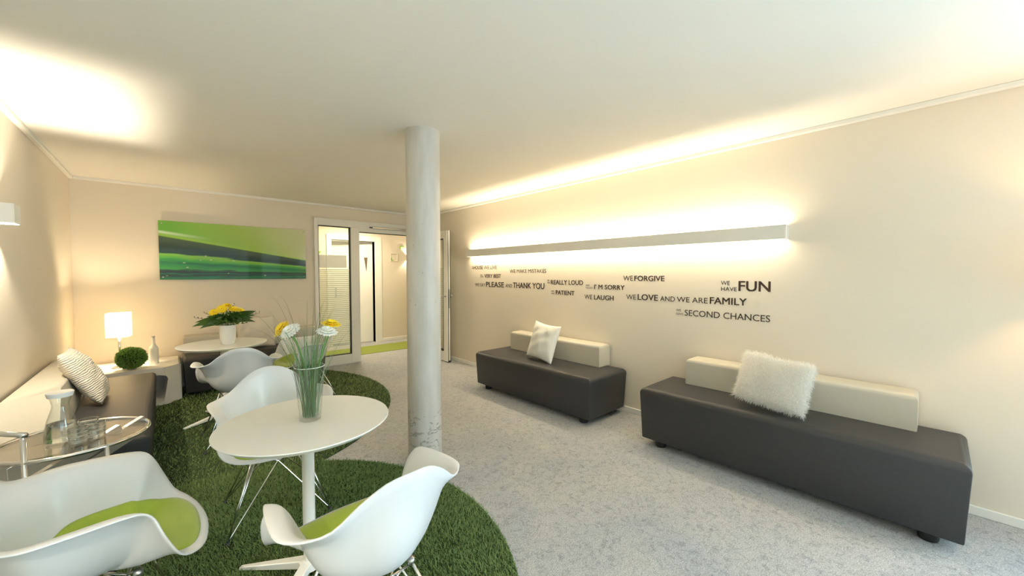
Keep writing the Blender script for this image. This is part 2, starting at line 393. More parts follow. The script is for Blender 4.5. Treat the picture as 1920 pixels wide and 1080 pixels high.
trim('baseboard_corridor_left', (HX0, HY1-.014, 0), (DX0-.09, HY1, .06))
tag(obj('runner_carpet', B((HX0+.02, 6.66, 0), (HX1-.12, 7.37, .008), .003, 1), 'hall_green'), 'lime green carpet runner along the corridor behind the glass door', 'carpet')

# glass front: frame with a fixed side light, and the open door leaf
fr = empty('door_1', (FX0, YF, 0)); struct(fr)
y0, y1 = -.045, .06
def part(name, a, b, m, par, bev=.004): return obj(name, B(a, b, bev, 1), m, par)
MX0, MX1 = 2.165-FX0, 2.30-FX0
part('frame_post', (0, y0, 0), (.05, y1, FZ), 'frame_white', fr)
part('frame_post', (MX0, y0, 0), (MX1, y1, FZ-.105), 'frame_white', fr)
part('frame_post', (FX1-FX0-.07, y0, 0), (FX1-FX0, y1, FZ-.105), 'frame_white', fr)
part('frame_head', (.05, y0, FZ-.105), (FX1-FX0, y1, FZ), 'frame_white', fr)
part('frame_head', (MX1, y0, FZ-.165), (FX1-FX0-.07, y1, FZ-.105), 'frame_white', fr)
part('frame_sill', (.05, y0, 0), (MX0, y1, .145), 'frame_white', fr)
g = .012
for a, b in (((.05,0,.145),(.05+g,.02,2.13)), ((MX0-g,0,.145),(MX0,.02,2.13)), ((.05+g,0,.145),(MX0-g,.02,.145+g)), ((.05+g,0,2.13-g),(MX0-g,.02,2.13))):
    part('gasket', (a[0], -.025, a[2]), (b[0], .02, b[2]), 'gasket_black', fr, 0)
part('gasket', (MX1, -.02, FZ-.175), (FX1-FX0-.07, .02, FZ-.165), 'gasket_black', fr, 0)
pane = obj('glass_pane', B((.062, -.006, .157), (MX0-g, .006, 2.118)), 'glass_pane', fr)
obj('frosted_film', B((1.705-FX0, -.0075, 1.495), (2.11-FX0, -.0062, 1.69)), 'frost_film', pane)
st = None; z = 1.475; k = 0
while z > .30:
    if st is None:
        st = obj('frosted_stripe', B((.064, -.0075, 0), (MX0-g-.002, -.0062, .020)), 'frost_stripe', pane); st.location = (0,0,z-.02)
    else:
        c = st.copy(); C.objects.link(c); c.location = (0,0,z-.02)
    z -= .030
# slide arm closer on the head
cl = part('closer_rail', (2.50-FX0, y0-.03, 2.135), (3.25-FX0, y0, 2.165), 'steel_brushed', fr, .006)
obj('closer_arm', B((2.46-FX0, y0-.028, 2.140), (2.56-FX0, y0-.002, 2.158), .004, 1), 'chair_glide', cl)

lf = empty('door_2', (3.335, YF-.05, 0), math.radians(-1.0)); struct(lf)
LW, LT, LH = .99, .062, 2.085
def lp(name, a, b, m, par=lf, bev=.004): return obj(name, B(a, b, bev, 1), m, par)
lp('stile', (-LT/2, -LW, .012), (LT/2, -LW+.115, LH), 'frame_white')
lp('stile', (-LT/2, -.115, .012), (LT/2, 0, LH), 'frame_white')
lp('rail', (-LT/2, -LW+.115, .012), (LT/2, -.115, .17), 'frame_white')
lp('rail', (-LT/2, -LW+.115, LH-.12), (LT/2, -.115, LH), 'frame_white')
for a, b in (((-LW+.115,.17),(-LW+.127,LH-.12)), ((-.127,.17),(-.115,LH-.12)), ((-LW+.127,.17),(-.127,.182)), ((-LW+.127,LH-.132),(-.127,LH-.12))):
    lp('gasket', (-LT/2-.001, a[0], a[1]), (LT/2+.001, b[0], b[1]), 'gasket_black', lf, 0)
lpane = lp('glass_pane', (-.005, -LW+.127, .182), (.005, -.127, LH-.132), 'glass_pane', lf, 0)
z = 1.475; s0 = None
while z > .35:
    if s0 is None: s0 = obj('frosted_stripe', B((-.0065, -LW+.13, 0), (-.0055, -.13, .02)), 'frost_stripe', lpane); s0.location = (0,0,z)
    else: c = s0.copy(); C.objects.link(c); c.location = (0,0,z)
    z -= .030
lp('edge_seal', (-LT/2+.012, -LW-.006, .012), (-LT/2+.020, -LW, LH), 'gasket_black', lf, 0)
lp('edge_seal', (LT/2-.010, -LW-.006, .012), (LT/2-.004, -LW, LH), 'gasket_black', lf, 0)
lp('lock_plate', (-.010, -LW-.003, .86), (.014, -LW, 1.16), 'steel_brushed')
hd = obj('handle', tube([(-LT/2, -LW+.05, 1.05), (-LT/2-.05, -LW+.05, 1.05), (-LT/2-.055, -LW+.17, 1.05)], .010, 10), 'steel_brushed', lf, True)
hd = obj('handle', tube([(LT/2, -LW+.05, 1.05), (LT/2+.035, -LW+.05, 1.05)], .010, 10), 'steel_brushed', lf, True)
obj('knob', lathe([(0,0),(.022,.004),(.026,.014),(.02,.024),(0,.028)], 16), 'steel_brushed', hd, True).matrix_local = Matrix.Translation((LT/2+.03, -LW+.05, 1.05)) @ Matrix.Rotation(PI/2, 4, 'Y')
lp('bottom_seal', (-.02, -LW-.004, 0.0), (.02, -LW+.1, .03), 'gasket_black', lf, 0)

# corridor door, ajar, with its casing
cd3 = empty('door_3', (DX1, HY1, 0)); struct(cd3)
part('casing', (0.0, -.02, 0), (.145, .12, DZ+.0), 'door_white', cd3)
part('casing', (DX0-DX1-.09, -.02, 0), (DX0-DX1, .12, DZ), 'door_white', cd3)
part('casing', (DX0-DX1-.09, -.02, DZ), (.145, .12, DZ+.10), 'door_white', cd3)
leaf = empty('door_leaf', (-.012, .075, 0), math.radians(-9)); leaf.parent = cd3
obj('leaf', B((-.80, 0, .01), (0, .04, DZ-.01), .004, 1), 'door_white', leaf)
obj('door_mark', prism([(-.17,1.74),(-.10,1.74),(-.125,1.44)], -.004, 0, 'y'), 'mark_brown', leaf)
part('handle_plate', (-.72, -.008, .93), (-.69, 0, 1.15), 'steel_brushed', leaf)
obj('handle', tube([(-.705,-.005,1.06), (-.705,-.05,1.06), (-.60,-.055,1.06)], .010, 8), 'steel_brushed', leaf, True)

# ------------------------------------------------------------------ column
col = struct(obj('column', lathe([(0,0),(.124,0),(.124,ZC),(0,ZC)], 64), 'concrete')); col.location = (1.435, 2.575, 0); auto_smooth(col)
tag(col, 'round pale concrete column with hairline cracks near its foot', 'column')

# ------------------------------------------------------------------ lamps
# long up and down wall light
wl = empty('wall_light_bar', (XR, .755, 1.66), 0, 'long slim wall light bar glowing above and below over the lettering', 'lamp')
BL, BH, BD = 4.03, .105, .092
obj('front_plate', B((-BD, 0, 0), (-BD+.005, BL, BH), .001, 1), 'lamp_box', wl)
mat('led_strip', (1,.9,.7), .5, emit=((1.0,.80,.48), 14))
for y in (0, BL-.012): obj('end_cap', B((-BD+.012, y, 0), (0, y+.012, BH), .001, 1), 'lamp_box', wl)
obj('spine', B((-BD+.005, .03, BH/2-.003), (-.006, BL-.03, BH/2+.003)), 'lamp_box', wl)
obj('light_strip', B((-.073, .03, BH/2+.004), (-.055, BL-.03, BH/2+.008)), 'led_strip', wl)
obj('light_strip', B((-.073, .03, BH/2-.008), (-.055, BL-.03, BH/2-.004)), 'led_strip', wl)
obj('wall_bracket', B((-.006, .1, .02), (0, BL-.1, BH-.02)), 'lamp_box', wl)
WARM = (1.0, .86, .62)
a = area('light_up', (-.062, BL/2, BH/2+.010), (PI, 0, 0), .018, BL-.06, 22, WARM); a.parent = wl
a = area('light_down', (-.062, BL/2, BH/2-.010), (0, 0, 0), .018, BL-.06, 14, WARM); a.parent = wl

def sconce(name, loc, rz, label, power, w=.13, d=.11, h=.11, col=(1,.88,.68), rad=.012):
    """open box: back at x=0 local, sticking out along +x"""
    r = empty(name, loc, rz, label, 'lamp', None); t = .006
    obj('front_plate', B((d-t, -w/2, -h/2), (d, w/2, h/2), .001, 1), 'lamp_box', r)
    for s in (-1, 1): obj('side_plate', B((0, s*w/2-(t if s > 0 else 0), -h/2), (d-t, s*w/2+(t if s < 0 else 0), h/2)), 'lamp_box', r)
    obj('bulb', lathe([(0,-.010),(.008,-.006),(.010,0),(.008,.006),(0,.010)], 12), 'led_strip', r, True, (d/2, 0, 0)).location = (.035, 0, 0)
    point('bulb_light', (d/2, 0, 0), power, col, rad, r)
    return r
sconce('wall_sconce', (XL, 3.585, 1.745), 0, 'small white box sconce throwing light up and down the left wall', 52)
sconce('wall_sconce', (XL, .35, 1.745), 0, 'added unseen white box sconce on the left wall beside the camera', 70)  # out-of-view sconce, added as warm fill for the room
sconce('wall_sconce', (XL, -2.6, 1.745), 0, 'added unseen white box sconce on the left wall near the window', 60)  # second added sconce, never in view, for more warm bounce
sconce('wall_sconce', (3.97, HY1, 1.76), -PI/2, 'box sconce on the corridor wall partly behind the column', 8)
# ------------------------------------------------------------------ small marks on the corridor wall
r = empty('wall_frame', (3.62, HY1, 1.755), 0, 'pale square outline with a green corner on the corridor wall', 'wall decoration')
for a, b in (((-.085,-.085),(-.073,.085)), ((.073,-.085),(.085,.085)), ((-.073,-.085),(.073,-.073)), ((-.073,.073),(.073,.085))):
    obj('frame_side', B((a[0], -.012, a[1]), (b[0], 0, b[1])), 'sign_pale', r)
obj('corner_mark', prism([(-.07,-.07),(-.01,-.07),(-.01,-.055),(-.055,-.055),(-.055,-.01),(-.07,-.01)], -.010, 0, 'y'), 'sign_green', r)
r = obj('wall_mark', prism([(-.05,.025),(.05,.025),(.05,.008),(-.034,.008),(-.034,-.04),(-.05,-.04)], -.010, 0, 'y'), 'sign_green'); r.location = (3.80, HY1, 1.975)
tag(r, 'lime green angle mark on the corridor wall above the pale outline', 'wall decoration')
r = obj('wall_mark', prism([(-.05,-.018),(.05,-.018),(.05,.018),(-.05,.018)], -.010, 0, 'y'), 'sign_green'); r.location = (2.12, HY1, 1.815)
tag(r, 'short green bar mark on the corridor wall seen through the side pane', 'wall decoration')

# ------------------------------------------------------------------ picture
PW, PH = 1.57, .70
mat_art(PW, PH)
pr = empty('acrylic_picture', (-.045, YF-.03, 1.335), 0, 'wide glossy acrylic picture of blurred green grass blades', 'picture')
obj('print_panel', B((0, -.008, 0), (PW, 0, PH), .001, 1), 'art_print', pr)
for x in (.03, PW-.03):
    for z in (.03, PH-.03):
        s = obj('standoff', lathe([(0,0),(.009,.001),(.009,.038),(0,.038)], 12), 'steel_brushed', pr, True)
        s.matrix_local = Matrix.Translation((x, -.010, z)) @ Matrix.Rotation(-PI/2, 4, 'X')

# ------------------------------------------------------------------ benches
def bench(name, label, x0, x1, y0, y1, zt, back, blabel=None, flare=.018):
    """seat block flaring slightly upward, wall side at x1"""
    cx, cy = (x0+x1)/2, (y0+y1)/2
    r = empty(name, (cx, cy, 0), 0, label, 'bench')
    hx, hy = (x1-x0)/2, (y1-y0)/2; f = flare
    lo = [(-hx+f,-hy+f,.06),(hx-f,-hy+f,.06),(hx-f,hy-f,.06),(-hx+f,hy-f,.06)]
    hi = [(-hx,-hy,zt),(hx,-hy,zt),(hx,hy,zt),(-hx,hy,zt)]
    bm = hexa(lo+hi)
    top = [e for e in bm.edges if all(v.co.z > zt-.001 for v in e.verts)]
    rest = [e for e in bm.edges if e not in top]
    bmesh.ops.bevel(bm, geom=top, offset=.045, segments=6, profile=.5, affect='EDGES')
    ed = [e for e in bm.edges if len(e.link_faces) == 2 and e.calc_face_angle(0) > .6]
    bmesh.ops.bevel(bm, geom=ed, offset=.008, segments=2, profile=.5, affect='EDGES')
    auto_smooth(obj('seat', bm, 'leather_grey', r), 40)
    for sx in (-1, 1):
        for sy in (-1, 1):
            o = obj('foot', lathe([(0,0),(.038,0),(.042,.015),(.042,.062),(0,.062)], 20), 'bench_foot', r); o.location = (sx*(hx-.10), sy*(hy-.14), 0); auto_smooth(o)
    if back:
        bx0, bx1, by0, by1, bz0, bz1 = back
        bm = B((bx0-cx, by0-cy, bz0), (bx1-cx, by1-cy, bz1))
        ed = [e for e in bm.edges if all(v.co.z > bz1-.001 for v in e.verts)]
        bmesh.ops.bevel(bm, geom=ed, offset=.035, segments=5, profile=.5, affect='EDGES')
        auto_smooth(obj('backrest', bm, 'leather_beige', r), 40)['label'] = blabel or 'pale beige backrest bolster'
    return r
bench('upholstered_bench', 'dark grey bench with beige backrest by the column holding a smooth white pillow', 2.82, XR-.03, 2.08, 3.80, .45, (3.26, XR-.02, 2.29, 3.64, .448, .672))
bench('upholstered_bench', 'long dark grey bench with beige backrest nearest the camera holding the fluffy pillow', 2.87, XR-.03, -.14, 1.62, .475, (3.25, XR-.02, .06, 1.41, .473, .69))
# bench along the left wall
lb = bench('upholstered_bench', 'brown grey bench along the left wall beside the white side table', XL+.03, -.085, 3.12, 5.12, .45, None, flare=.012)
ox, oy = lb.location.x, lb.location.y
def loc(p): return (p[0]-ox, p[1]-oy, p[2])
bm = bmesh.new()
for p in [(-.715,3.30,.445),(-.47,3.34,.445),(-.50,5.07,.445),(-.715,5.07,.445),(-.715,3.52,.68),(-.52,3.80,.68),(-.52,5.07,.68),(-.715,5.07,.68)]: bm.verts.new(loc(p))
bmesh.ops.convex_hull(bm, input=list(bm.verts))
bmesh.ops.dissolve_limit(bm, angle_limit=.03, verts=list(bm.verts), edges=list(bm.edges))
ed = [e for e in bm.edges if all(v.co.z > .6 for v in e.verts)]
bmesh.ops.bevel(bm, geom=ed, offset=.025, segments=4, profile=.5, affect='EDGES')
auto_smooth(obj('backrest', bm, 'leather_beige', lb), 40)['label'] = 'pale beige backrest bolster with a slanted end'
# beige end flap hanging over the near end of the left bench
bm = hexa([loc(p) for p in [(-.56,3.095,.10),(-.49,3.095,.10),(-.49,3.118,.10),(-.56,3.118,.10),(-.70,3.095,.452),(-.44,3.095,.452),(-.44,3.32,.452),(-.70,3.32,.452)]], .006, 2)
obj('end_flap', bm, 'leather_beige', lb)['label'] = 'tapered beige end panel'
# bench along the far wall
bench('upholstered_bench', 'brown grey bench against the far wall behind the round table with yellow bouquet', .13, 1.62, 5.60, YF-.03, .46, (.145, 1.61, 5.98, YF-.02, .458, .655))

# ------------------------------------------------------------------ pillows
def pillow(name, label, w, h, t, m, pinch=.07, n=28, wr=.0, seed=0):
    rg = random.Random(seed); ph = [rg.uniform(0, 6.28) for _ in range(8)]
    vs, fs = [], []
    for side in (1, -1):
        base = len(vs)
        for i in range(n+1):
            for j in range(n+1):
                u = -1+2*i/n; v = -1+2*j/n
                x = u*w/2*(1-pinch*(1-v*v)*u*u); z = v*h/2*(1-pinch*(1-u*u)*v*v)
                d = max(0, (1-u**4)*(1-v**4))**.5
                d *= (.62+.38*math.cos(u*PI/2)*math.cos(v*PI/2))
                rip = wr*(math.sin(9*u+3*v+ph[0])+math.sin(-5*u+11*v+ph[1])+.8*math.sin(16*u*v+ph[2]))*min(1, 3*(1-abs(u)))*min(1, 3*(1-abs(v)))
                vs.append((x, side*(t/2*d+rip*d), z))
        for i in range(n):
            for j in range(n):
                a = base+i*(n+1)+j; q = (a, a+1, a+n+2, a+n+1); fs.append(q if side > 0 else q[::-1])
    bm = bmesh.new(); V = [bm.verts.new(p) for p in vs]
    for f in fs: bm.faces.new([V[i] for i in f])
    bmesh.ops.remove_doubles(bm, verts=list(bm.verts), dist=1e-4)
    o = obj(name, bm, m, None, True); tag(o, label, 'pillow'); return o
p1 = empty('throw_pillow', (3.09, 2.91, .448), 0, 'smooth white square pillow with pointed corners on the bench by the column', 'pillow')
pc = pillow('cover', None, .42, .42, .15, 'fabric_white', .09, wr=.004, seed=3); del pc['category']
pc.parent = p1; pc.matrix_local = Matrix.Translation((0, 0, .205)) @ Matrix.Rotation(math.radians(-100+6), 4, 'Z') @ Matrix.Rotation(math.radians(-17), 4, 'X') @ Matrix.Rotation(math.radians(4), 4, 'Y')
lt = obj('care_label', B((-.006, -.002, -.012), (.006, .002, .012)), 'petal_yellow', p1); lt.matrix_local = pc.matrix_local @ Matrix.Translation((.203, 0, .165))
lt.data.materials[0] = mat('label_orange', (.55,.16,.05), .6)
# fluffy pillow
p2 = empty('fluffy_pillow', (3.05, .735, .473), 0, 'fluffy white long fur pillow on the bench nearest the camera', 'pillow')
fz = pillow('cushion_core', None, .42, .33, .12, 'fur_white', .03); del fz['category']; fz.parent = p2
FM = Matrix.Translation((0, 0, .195)) @ Matrix.Rotation(math.radians(-95), 4, 'Z') @ Matrix.Rotation(math.radians(-24), 4, 'X') @ Matrix.Rotation(math.radians(5), 4, 'Y')
fz.matrix_local = FM
def fur(src, n, ln, wd, name):
    me = src.data; me.calc_loop_triangles()
    co = np.array([v.co for v in me.vertices]); no = np.array([v.normal for v in me.vertices])
    tri = np.array([t.vertices for t in me.loop_triangles]); a, b, c = co[tri[:,0]], co[tri[:,1]], co[tri[:,2]]
    ar = np.linalg.norm(np.cross(b-a, c-a), axis=1); pk = RNG.choice(len(tri), n, p=ar/ar.sum())
    w = RNG.dirichlet((1,1,1), n); P = (a[pk]*w[:,:1]+b[pk]*w[:,1:2]+c[pk]*w[:,2:])
    N = no[tri[pk,0]]*w[:,:1]+no[tri[pk,1]]*w[:,1:2]+no[tri[pk,2]]*w[:,2:]
    if np.mean((N*P).sum(1)) < 0: N = -N
    # locks lean together in patches and hang down
    cl = np.stack([np.sin(31*P[:,0]+17*P[:,2]+3), np.zeros(n), np.cos(23*P[:,2]-19*P[:,0])], 1)
    T = N*1.0 + cl*.55 + RNG.normal(size=(n,3))*.45; T[:,2] -= .25; T /= np.linalg.norm(T, axis=1)[:,None]
    side = np.cross(T, RNG.normal(size=(n,3))); side /= np.linalg.norm(side, axis=1)[:,None]
    Ls = ln*RNG.uniform(.55, 1.15, n)[:,None]
    m1 = P+T*Ls*.55; T2 = T+np.array([0,0,-.55])+RNG.normal(size=(n,3))*.25; T2 /= np.linalg.norm(T2, axis=1)[:,None]; tp = m1+T2*Ls*.5
    V = np.stack([P-side*wd, P+side*wd, m1-side*wd*.8, m1+side*wd*.8, tp], 1).reshape(-1,3)
    i0 = (np.arange(n)*5)[:,None]
    F = np.concatenate([i0+np.array([0,1,3]), i0+np.array([0,3,2]), i0+np.array([2,3,4])], 1).reshape(-1,3)
    return tri_mesh(name, V, F)
def tri_mesh(name, V, F):
    me = bpy.data.meshes.new(name); me.vertices.add(len(V)); me.vertices.foreach_set('co', V.astype(np.float32).ravel())
    me.loops.add(F.size); me.loops.foreach_set('vertex_index', F.astype(np.int32).ravel())
    me.polygons.add(len(F)); me.polygons.foreach_set('loop_start', np.arange(0, F.size, 3, dtype=np.int32)); me.polygons.foreach_set('loop_total', np.full(len(F), 3, np.int32))
    me.update(); me.validate(); return me
fo = bpy.data.objects.new('fur', fur(fz, 16000, .034, .0011, 'fur')); C.objects.link(fo); fo.parent = p2; fo.matrix_local = FM
fo.data.materials.append(MATS['fur_white']); fo['kind'] = 'stuff'
# cream pillow on the left bench
p3 = empty('throw_pillow', (-.455, 4.20, .448), 0, 'cream crinkled pillow leaning on the left wall bench', 'pillow')
m = mat('fabric_crinkle', (.72,.66,.56), .85, sheen=.3, noise=(14,.4,(.68,.62,.52)))
nt = m.node_tree; tcn = [n for n in nt.nodes if n.type == 'TEX_COORD'][0]
wv = nt.nodes.new('ShaderNodeTexWave'); wv.bands_direction = 'Z'; wv.inputs['Scale'].default_value = 22; wv.inputs['Distortion'].default_value = 5; wv.inputs['Detail'].default_value = 2; wv.inputs['Detail Scale'].default_value = 1.2
nt.links.new(tcn.outputs['Object'], wv.inputs['Vector']); bpn = nt.nodes.new('ShaderNodeBump'); bpn.inputs['Strength'].default_value = .6; bpn.inputs['Distance'].default_value = .006
nt.links.new(wv.outputs['Fac'], bpn.inputs['Height']); nt.links.new(bpn.outputs[0], nt.nodes['Principled BSDF'].inputs['Normal'])
pc = pillow('cover', None, .43, .43, .15, 'fabric_crinkle', .05, wr=.004, seed=5); del pc['category']; pc.parent = p3
pc.matrix_local = Matrix.Translation((0, 0, .21)) @ Matrix.Rotation(PI/2, 4, 'Z') @ Matrix.Rotation(math.radians(-28), 4, 'X')
# tan pillow on the far bench
p4 = empty('throw_pillow', (.86, 5.90, .458), 0, 'sand coloured square pillow on the far bench behind the round table', 'pillow')
pc = pillow('cover', None, .42, .40, .13, 'fabric_cream', .04, wr=.003, seed=8); del pc['category']; pc.parent = p4
pc.matrix_local = Matrix.Translation((0, 0, .19)) @ Matrix.Rotation(math.radians(-10), 4, 'X')

# ------------------------------------------------------------------ wall lettering
TXT = [
 ('HOUSE WE LIVE', [("IN",0,4.76,4.732,1.503,1.52),("THIS",0,4.76,4.728,1.48,1.497),("HOUSE",1,4.719,4.482,1.473,1.524),("WE LIVE",0,4.459,4.164,1.472,1.522)]),
 ('VERY BEST', [("DO",0,4.54,4.498,1.379,1.396),("OUR",0,4.541,4.476,1.353,1.372),("VERY BEST",1,4.444,4.074,1.349,1.399)]),
 ('WE MAKE MISTAKES', [("WE MAKE MISTAKES",0,3.888,3.218,1.416,1.464)]),
 ('WE SAY PLEASE AND THANK YOU', [("WE SAY",0,4.673,4.43,1.218,1.266),("PLEASE",1,4.409,4.014,1.216,1.289),("AND",0,3.98,3.843,1.22,1.266),("THANK YOU",1,3.822,3.251,1.216,1.289)]),
 ('REALLY LOUD', [("WE",0,3.203,3.166,1.315,1.333),("ARE",0,3.203,3.159,1.287,1.306),("REALLY LOUD",1,3.141,2.661,1.277,1.33)]),
 ('PATIENT', [("WE",0,3.137,3.093,1.186,1.204),("ARE",0,3.137,3.079,1.159,1.177),("PATIENT",1,3.062,2.782,1.157,1.207)]),
 ("I'M SORRY", [("AND",0,2.623,2.57,1.27,1.286),("WE SAY",0,2.623,2.527,1.242,1.258),("I' M SORRY",1,2.507,2.136,1.239,1.288)]),
 ('WE LAUGH', [("WE",0,2.638,2.533,1.124,1.173),("LAUGH",1,2.509,2.263,1.124,1.174)]),
 ('WE FORGIVE', [("WE",0,2.151,2.042,1.334,1.384),("FORGIVE",1,2.026,1.717,1.334,1.384)]),
 ('WE LOVE AND WE ARE FAMILY', [("WE",0,2.115,2.007,1.147,1.195),("LOVE",1,1.987,1.778,1.146,1.203),("AND",0,1.755,1.613,1.147,1.194),("WE ARE",0,1.595,1.327,1.147,1.194),("FAMILY",1,1.308,1.028,1.147,1.203)]),
 ('WE HAVE FUN', [("WE",0,1.223,1.154,1.309,1.343),("HAVE",0,1.221,1.102,1.26,1.293),("FUN",1,1.087,.867,1.263,1.343)]),
 ('WE GIVE SECOND CHANCES', [("WE",0,1.602,1.556,1.062,1.082),("GIVE",0,1.602,1.534,1.029,1.048),("SECOND CHANCES",2,1.522,.863,1.027,1.08)]),
]
def word_mesh(txt, w, h, bold):
    cu = bpy.data.curves.new('word', 'FONT'); cu.body = txt; cu.size = 1; cu.resolution_u = 3
    cu.offset = 0.0
    o = bpy.data.objects.new('tmp', cu); C.objects.link(o)
    dg = bpy.context.evaluated_depsgraph_get(); me = bpy.data.meshes.new_from_object(o.evaluated_get(dg)); bpy.data.objects.remove(o); bpy.data.curves.remove(cu)
    co = np.array([v.co for v in me.vertices]); mn, mxx = co.min(0), co.max(0)
    # fit to width and cap height, text plane standing on the wall: local x runs along -Y of the room
    X = (co[:,0]-mn[0])/(mxx[0]-mn[0])*w; Z = (co[:,1]-mn[1])/(mxx[1]-mn[1])*h
    new = np.stack([np.zeros(len(X)), -X, Z], 1); me.vertices.foreach_set('co', new.ravel()); me.update()
    bm = bmesh.new()
    fat = {0: 0, 1: .020, 2: .005}[bold]*h/.7
    for q, (dx, dz) in enumerate([(0,0)] if not fat else [(-fat,-fat*.5),(fat,-fat*.5),(fat,fat*.5),(-fat,fat*.5),(0,0)]):
        nv = len(bm.verts); bm.from_mesh(me); bm.verts.ensure_lookup_table()
        bmesh.ops.translate(bm, verts=bm.verts[nv:], vec=(-.00008*q, -dx, dz))
    g = bmesh.ops.extrude_face_region(bm, geom=list(bm.faces)); vs = [v for v in g['geom'] if isinstance(v, bmesh.types.BMVert)]
    bmesh.ops.translate(bm, verts=vs, vec=(-.0008, 0, 0)); bpy.data.meshes.remove(me)
    return bm
def split_words(bm, nw):
    """one mesh per word: cut at the widest gaps between the letters"""
    if nw == 1: return [bm]
    iv = []; seen = set()
    for v in bm.verts:
        if v in seen: continue
        st = [v]; seen.add(v); isl = []
        while st:
            q = st.pop(); isl.append(q)
            for e in q.link_edges:
                o = e.other_vert(q)
                if o not in seen: seen.add(o); st.append(o)
        ys = [-q.co.y for q in isl]; iv.append((min(ys), max(ys)))
    iv.sort(); end = iv[0][1]; gaps = []
    for a, b in iv[1:]:
        gaps.append((a-end, (a+end)/2)); end = max(end, b)
    cuts = sorted(g[1] for g in sorted(gaps)[::-1][:nw-1]); out = []
    for lo, hi in zip([-9]+cuts, cuts+[9]):
        c = bm.copy(); bmesh.ops.delete(c, geom=[v for v in c.verts if not lo < -v.co.y < hi], context='VERTS'); out.append(c)
    bm.free(); return out
for phrase, words in TXT:
    z0 = min(w[4] for w in words); yl = max(w[2] for w in words)
    r = empty('wall_lettering', (XR-.0005, yl, z0), 0, 'dark brown wall lettering reading "%s"' % phrase, 'lettering', None)
    for t, b, ya, yb, za, zb in words:
        for w_ in split_words(word_mesh(t, ya-yb, zb-za, b), 3 if t == "I' M SORRY" else len(t.split())):
            o = obj('word', w_, 'lettering_light' if (b == 0 and zb-za < .03) else 'lettering', r)
            o.location = (0, ya-yl, za-z0)

# ------------------------------------------------------------------ grass rugs
def rug(name, cx, cy, rad, label, n=96, clip=True, skip=None, dens=6500, blade=.022):
    ang = [2*PI*i/n for i in range(n)]
    poly = [(cx+rad*math.cos(a), cy+rad*math.sin(a)) for a in ang]
    if clip:
        out = []
        def cut(P, f, ix):
            res = []
            for i in range(len(P)):
                a, b = P[i], P[(i+1) % len(P)]; fa, fb = f(a), f(b)
                if fa >= 0: res.append(a)
                if fa*fb < 0: t = fa/(fa-fb); res.append((a[0]+(b[0]-a[0])*t, a[1]+(b[1]-a[1])*t))
            return res
        poly = cut(poly, lambda p: p[0]-(XL+.016), 0); poly = cut(poly, lambda p: (YF-.02)-p[1], 1)
    if skip is not None:          # follow the other rug's rim where the two meet
        sx_, sy_, sr_ = skip; ins = [math.hypot(x-sx_, y-sy_) < sr_+.004 for x, y in poly]
        st = next(i for i in range(len(poly)) if ins[i] and not ins[i-1]); poly = poly[st:]+poly[:st]; ins = ins[st:]+ins[:st]
        ne = next(i for i in range(len(poly)) if not ins[i]); keep_ = poly[ne:]
        a0 = math.atan2(keep_[-1][1]-sy_, keep_[-1][0]-sx_); a1 = math.atan2(keep_[0][1]-sy_, keep_[0][0]-sx_)
        if a1 > a0: a0 += 2*PI
        poly = keep_+[(sx_+(sr_+.004)*math.cos(a0+(a1-a0)*q/40), sy_+(sr_+.004)*math.sin(a0+(a1-a0)*q/40)) for q in range(1, 40)]
    r = empty(name, (cx, cy, 0), 0, label, 'rug')
    obj('backing', prism([(x-cx, y-cy) for x, y in poly], .001, .007), 'rug_backing', r)
    # artificial grass pile
    m = int(dens*PI*rad*rad)
    rr = rad*np.sqrt(RNG.uniform(0,1,m)); th = RNG.uniform(0, 2*PI, m); x = cx+rr*np.cos(th); y = cy+rr*np.sin(th)
    keep = (x > XL+.02) & (y < YF-.03)
    if skip is not None: keep &= ((x-skip[0])**2+(y-skip[1])**2 > skip[2]**2)
    dist = np.hypot(x, y); keep &= RNG.uniform(0,1,m) < np.clip(3.2/np.maximum(dist,.1), .22, 1)
    keep &= (x + .0*y > -.75) & (y > .6)
    x, y, dist = x[keep], y[keep], dist[keep]; k = len(x)
    P = np.stack([x-cx, y-cy, np.full(k, .005)], 1); an = RNG.uniform(0, 2*PI, k)
    wd = (.0016*np.clip(dist/2.2, 1, 2.6))[:,None]
    sd = np.stack([np.cos(an), np.sin(an), np.zeros(k)], 1)*wd
    # the pile leans in patches, as trodden turf does
    lean = np.stack([np.sin(3.1*x+1.7*y)*.35+RNG.normal(size=k)*.55, np.cos(2.3*y-2.9*x)*.35+RNG.normal(size=k)*.55, np.ones(k)], 1)
    lean /= np.linalg.norm(lean, axis=1)[:,None]; h = blade*RNG.uniform(.6, 1.15, k)[:,None]
    tip = P+lean*h; V = np.stack([P-sd, P+sd, tip+sd*.5, tip-sd*.5], 1).reshape(-1,3); i0 = (np.arange(k)*4)[:,None]
    F = np.concatenate([i0+np.array([0,1,2]), i0+np.array([0,2,3])], 1).reshape(-1,3)
    me = tri_mesh('pile', V, F); o = bpy.data.objects.new('pile', me); C.objects.link(o); o.parent = r; o['kind'] = 'stuff'
    mt = mat('turf', (.165,.255,.075), .6, spec=.25, noise=(260, .05, (.27,.36,.14)))
    me.materials.append(mt); return r
rug('grass_rug', 0.0, 4.88, 2.01, 'large round artificial grass rug under the far table and benches', skip=(.05, 1.972, 1.334), dens=5200)
rg2 = rug('grass_rug', .05, 1.972, 1.334, 'round artificial grass rug under the near table and chairs', dens=26000)

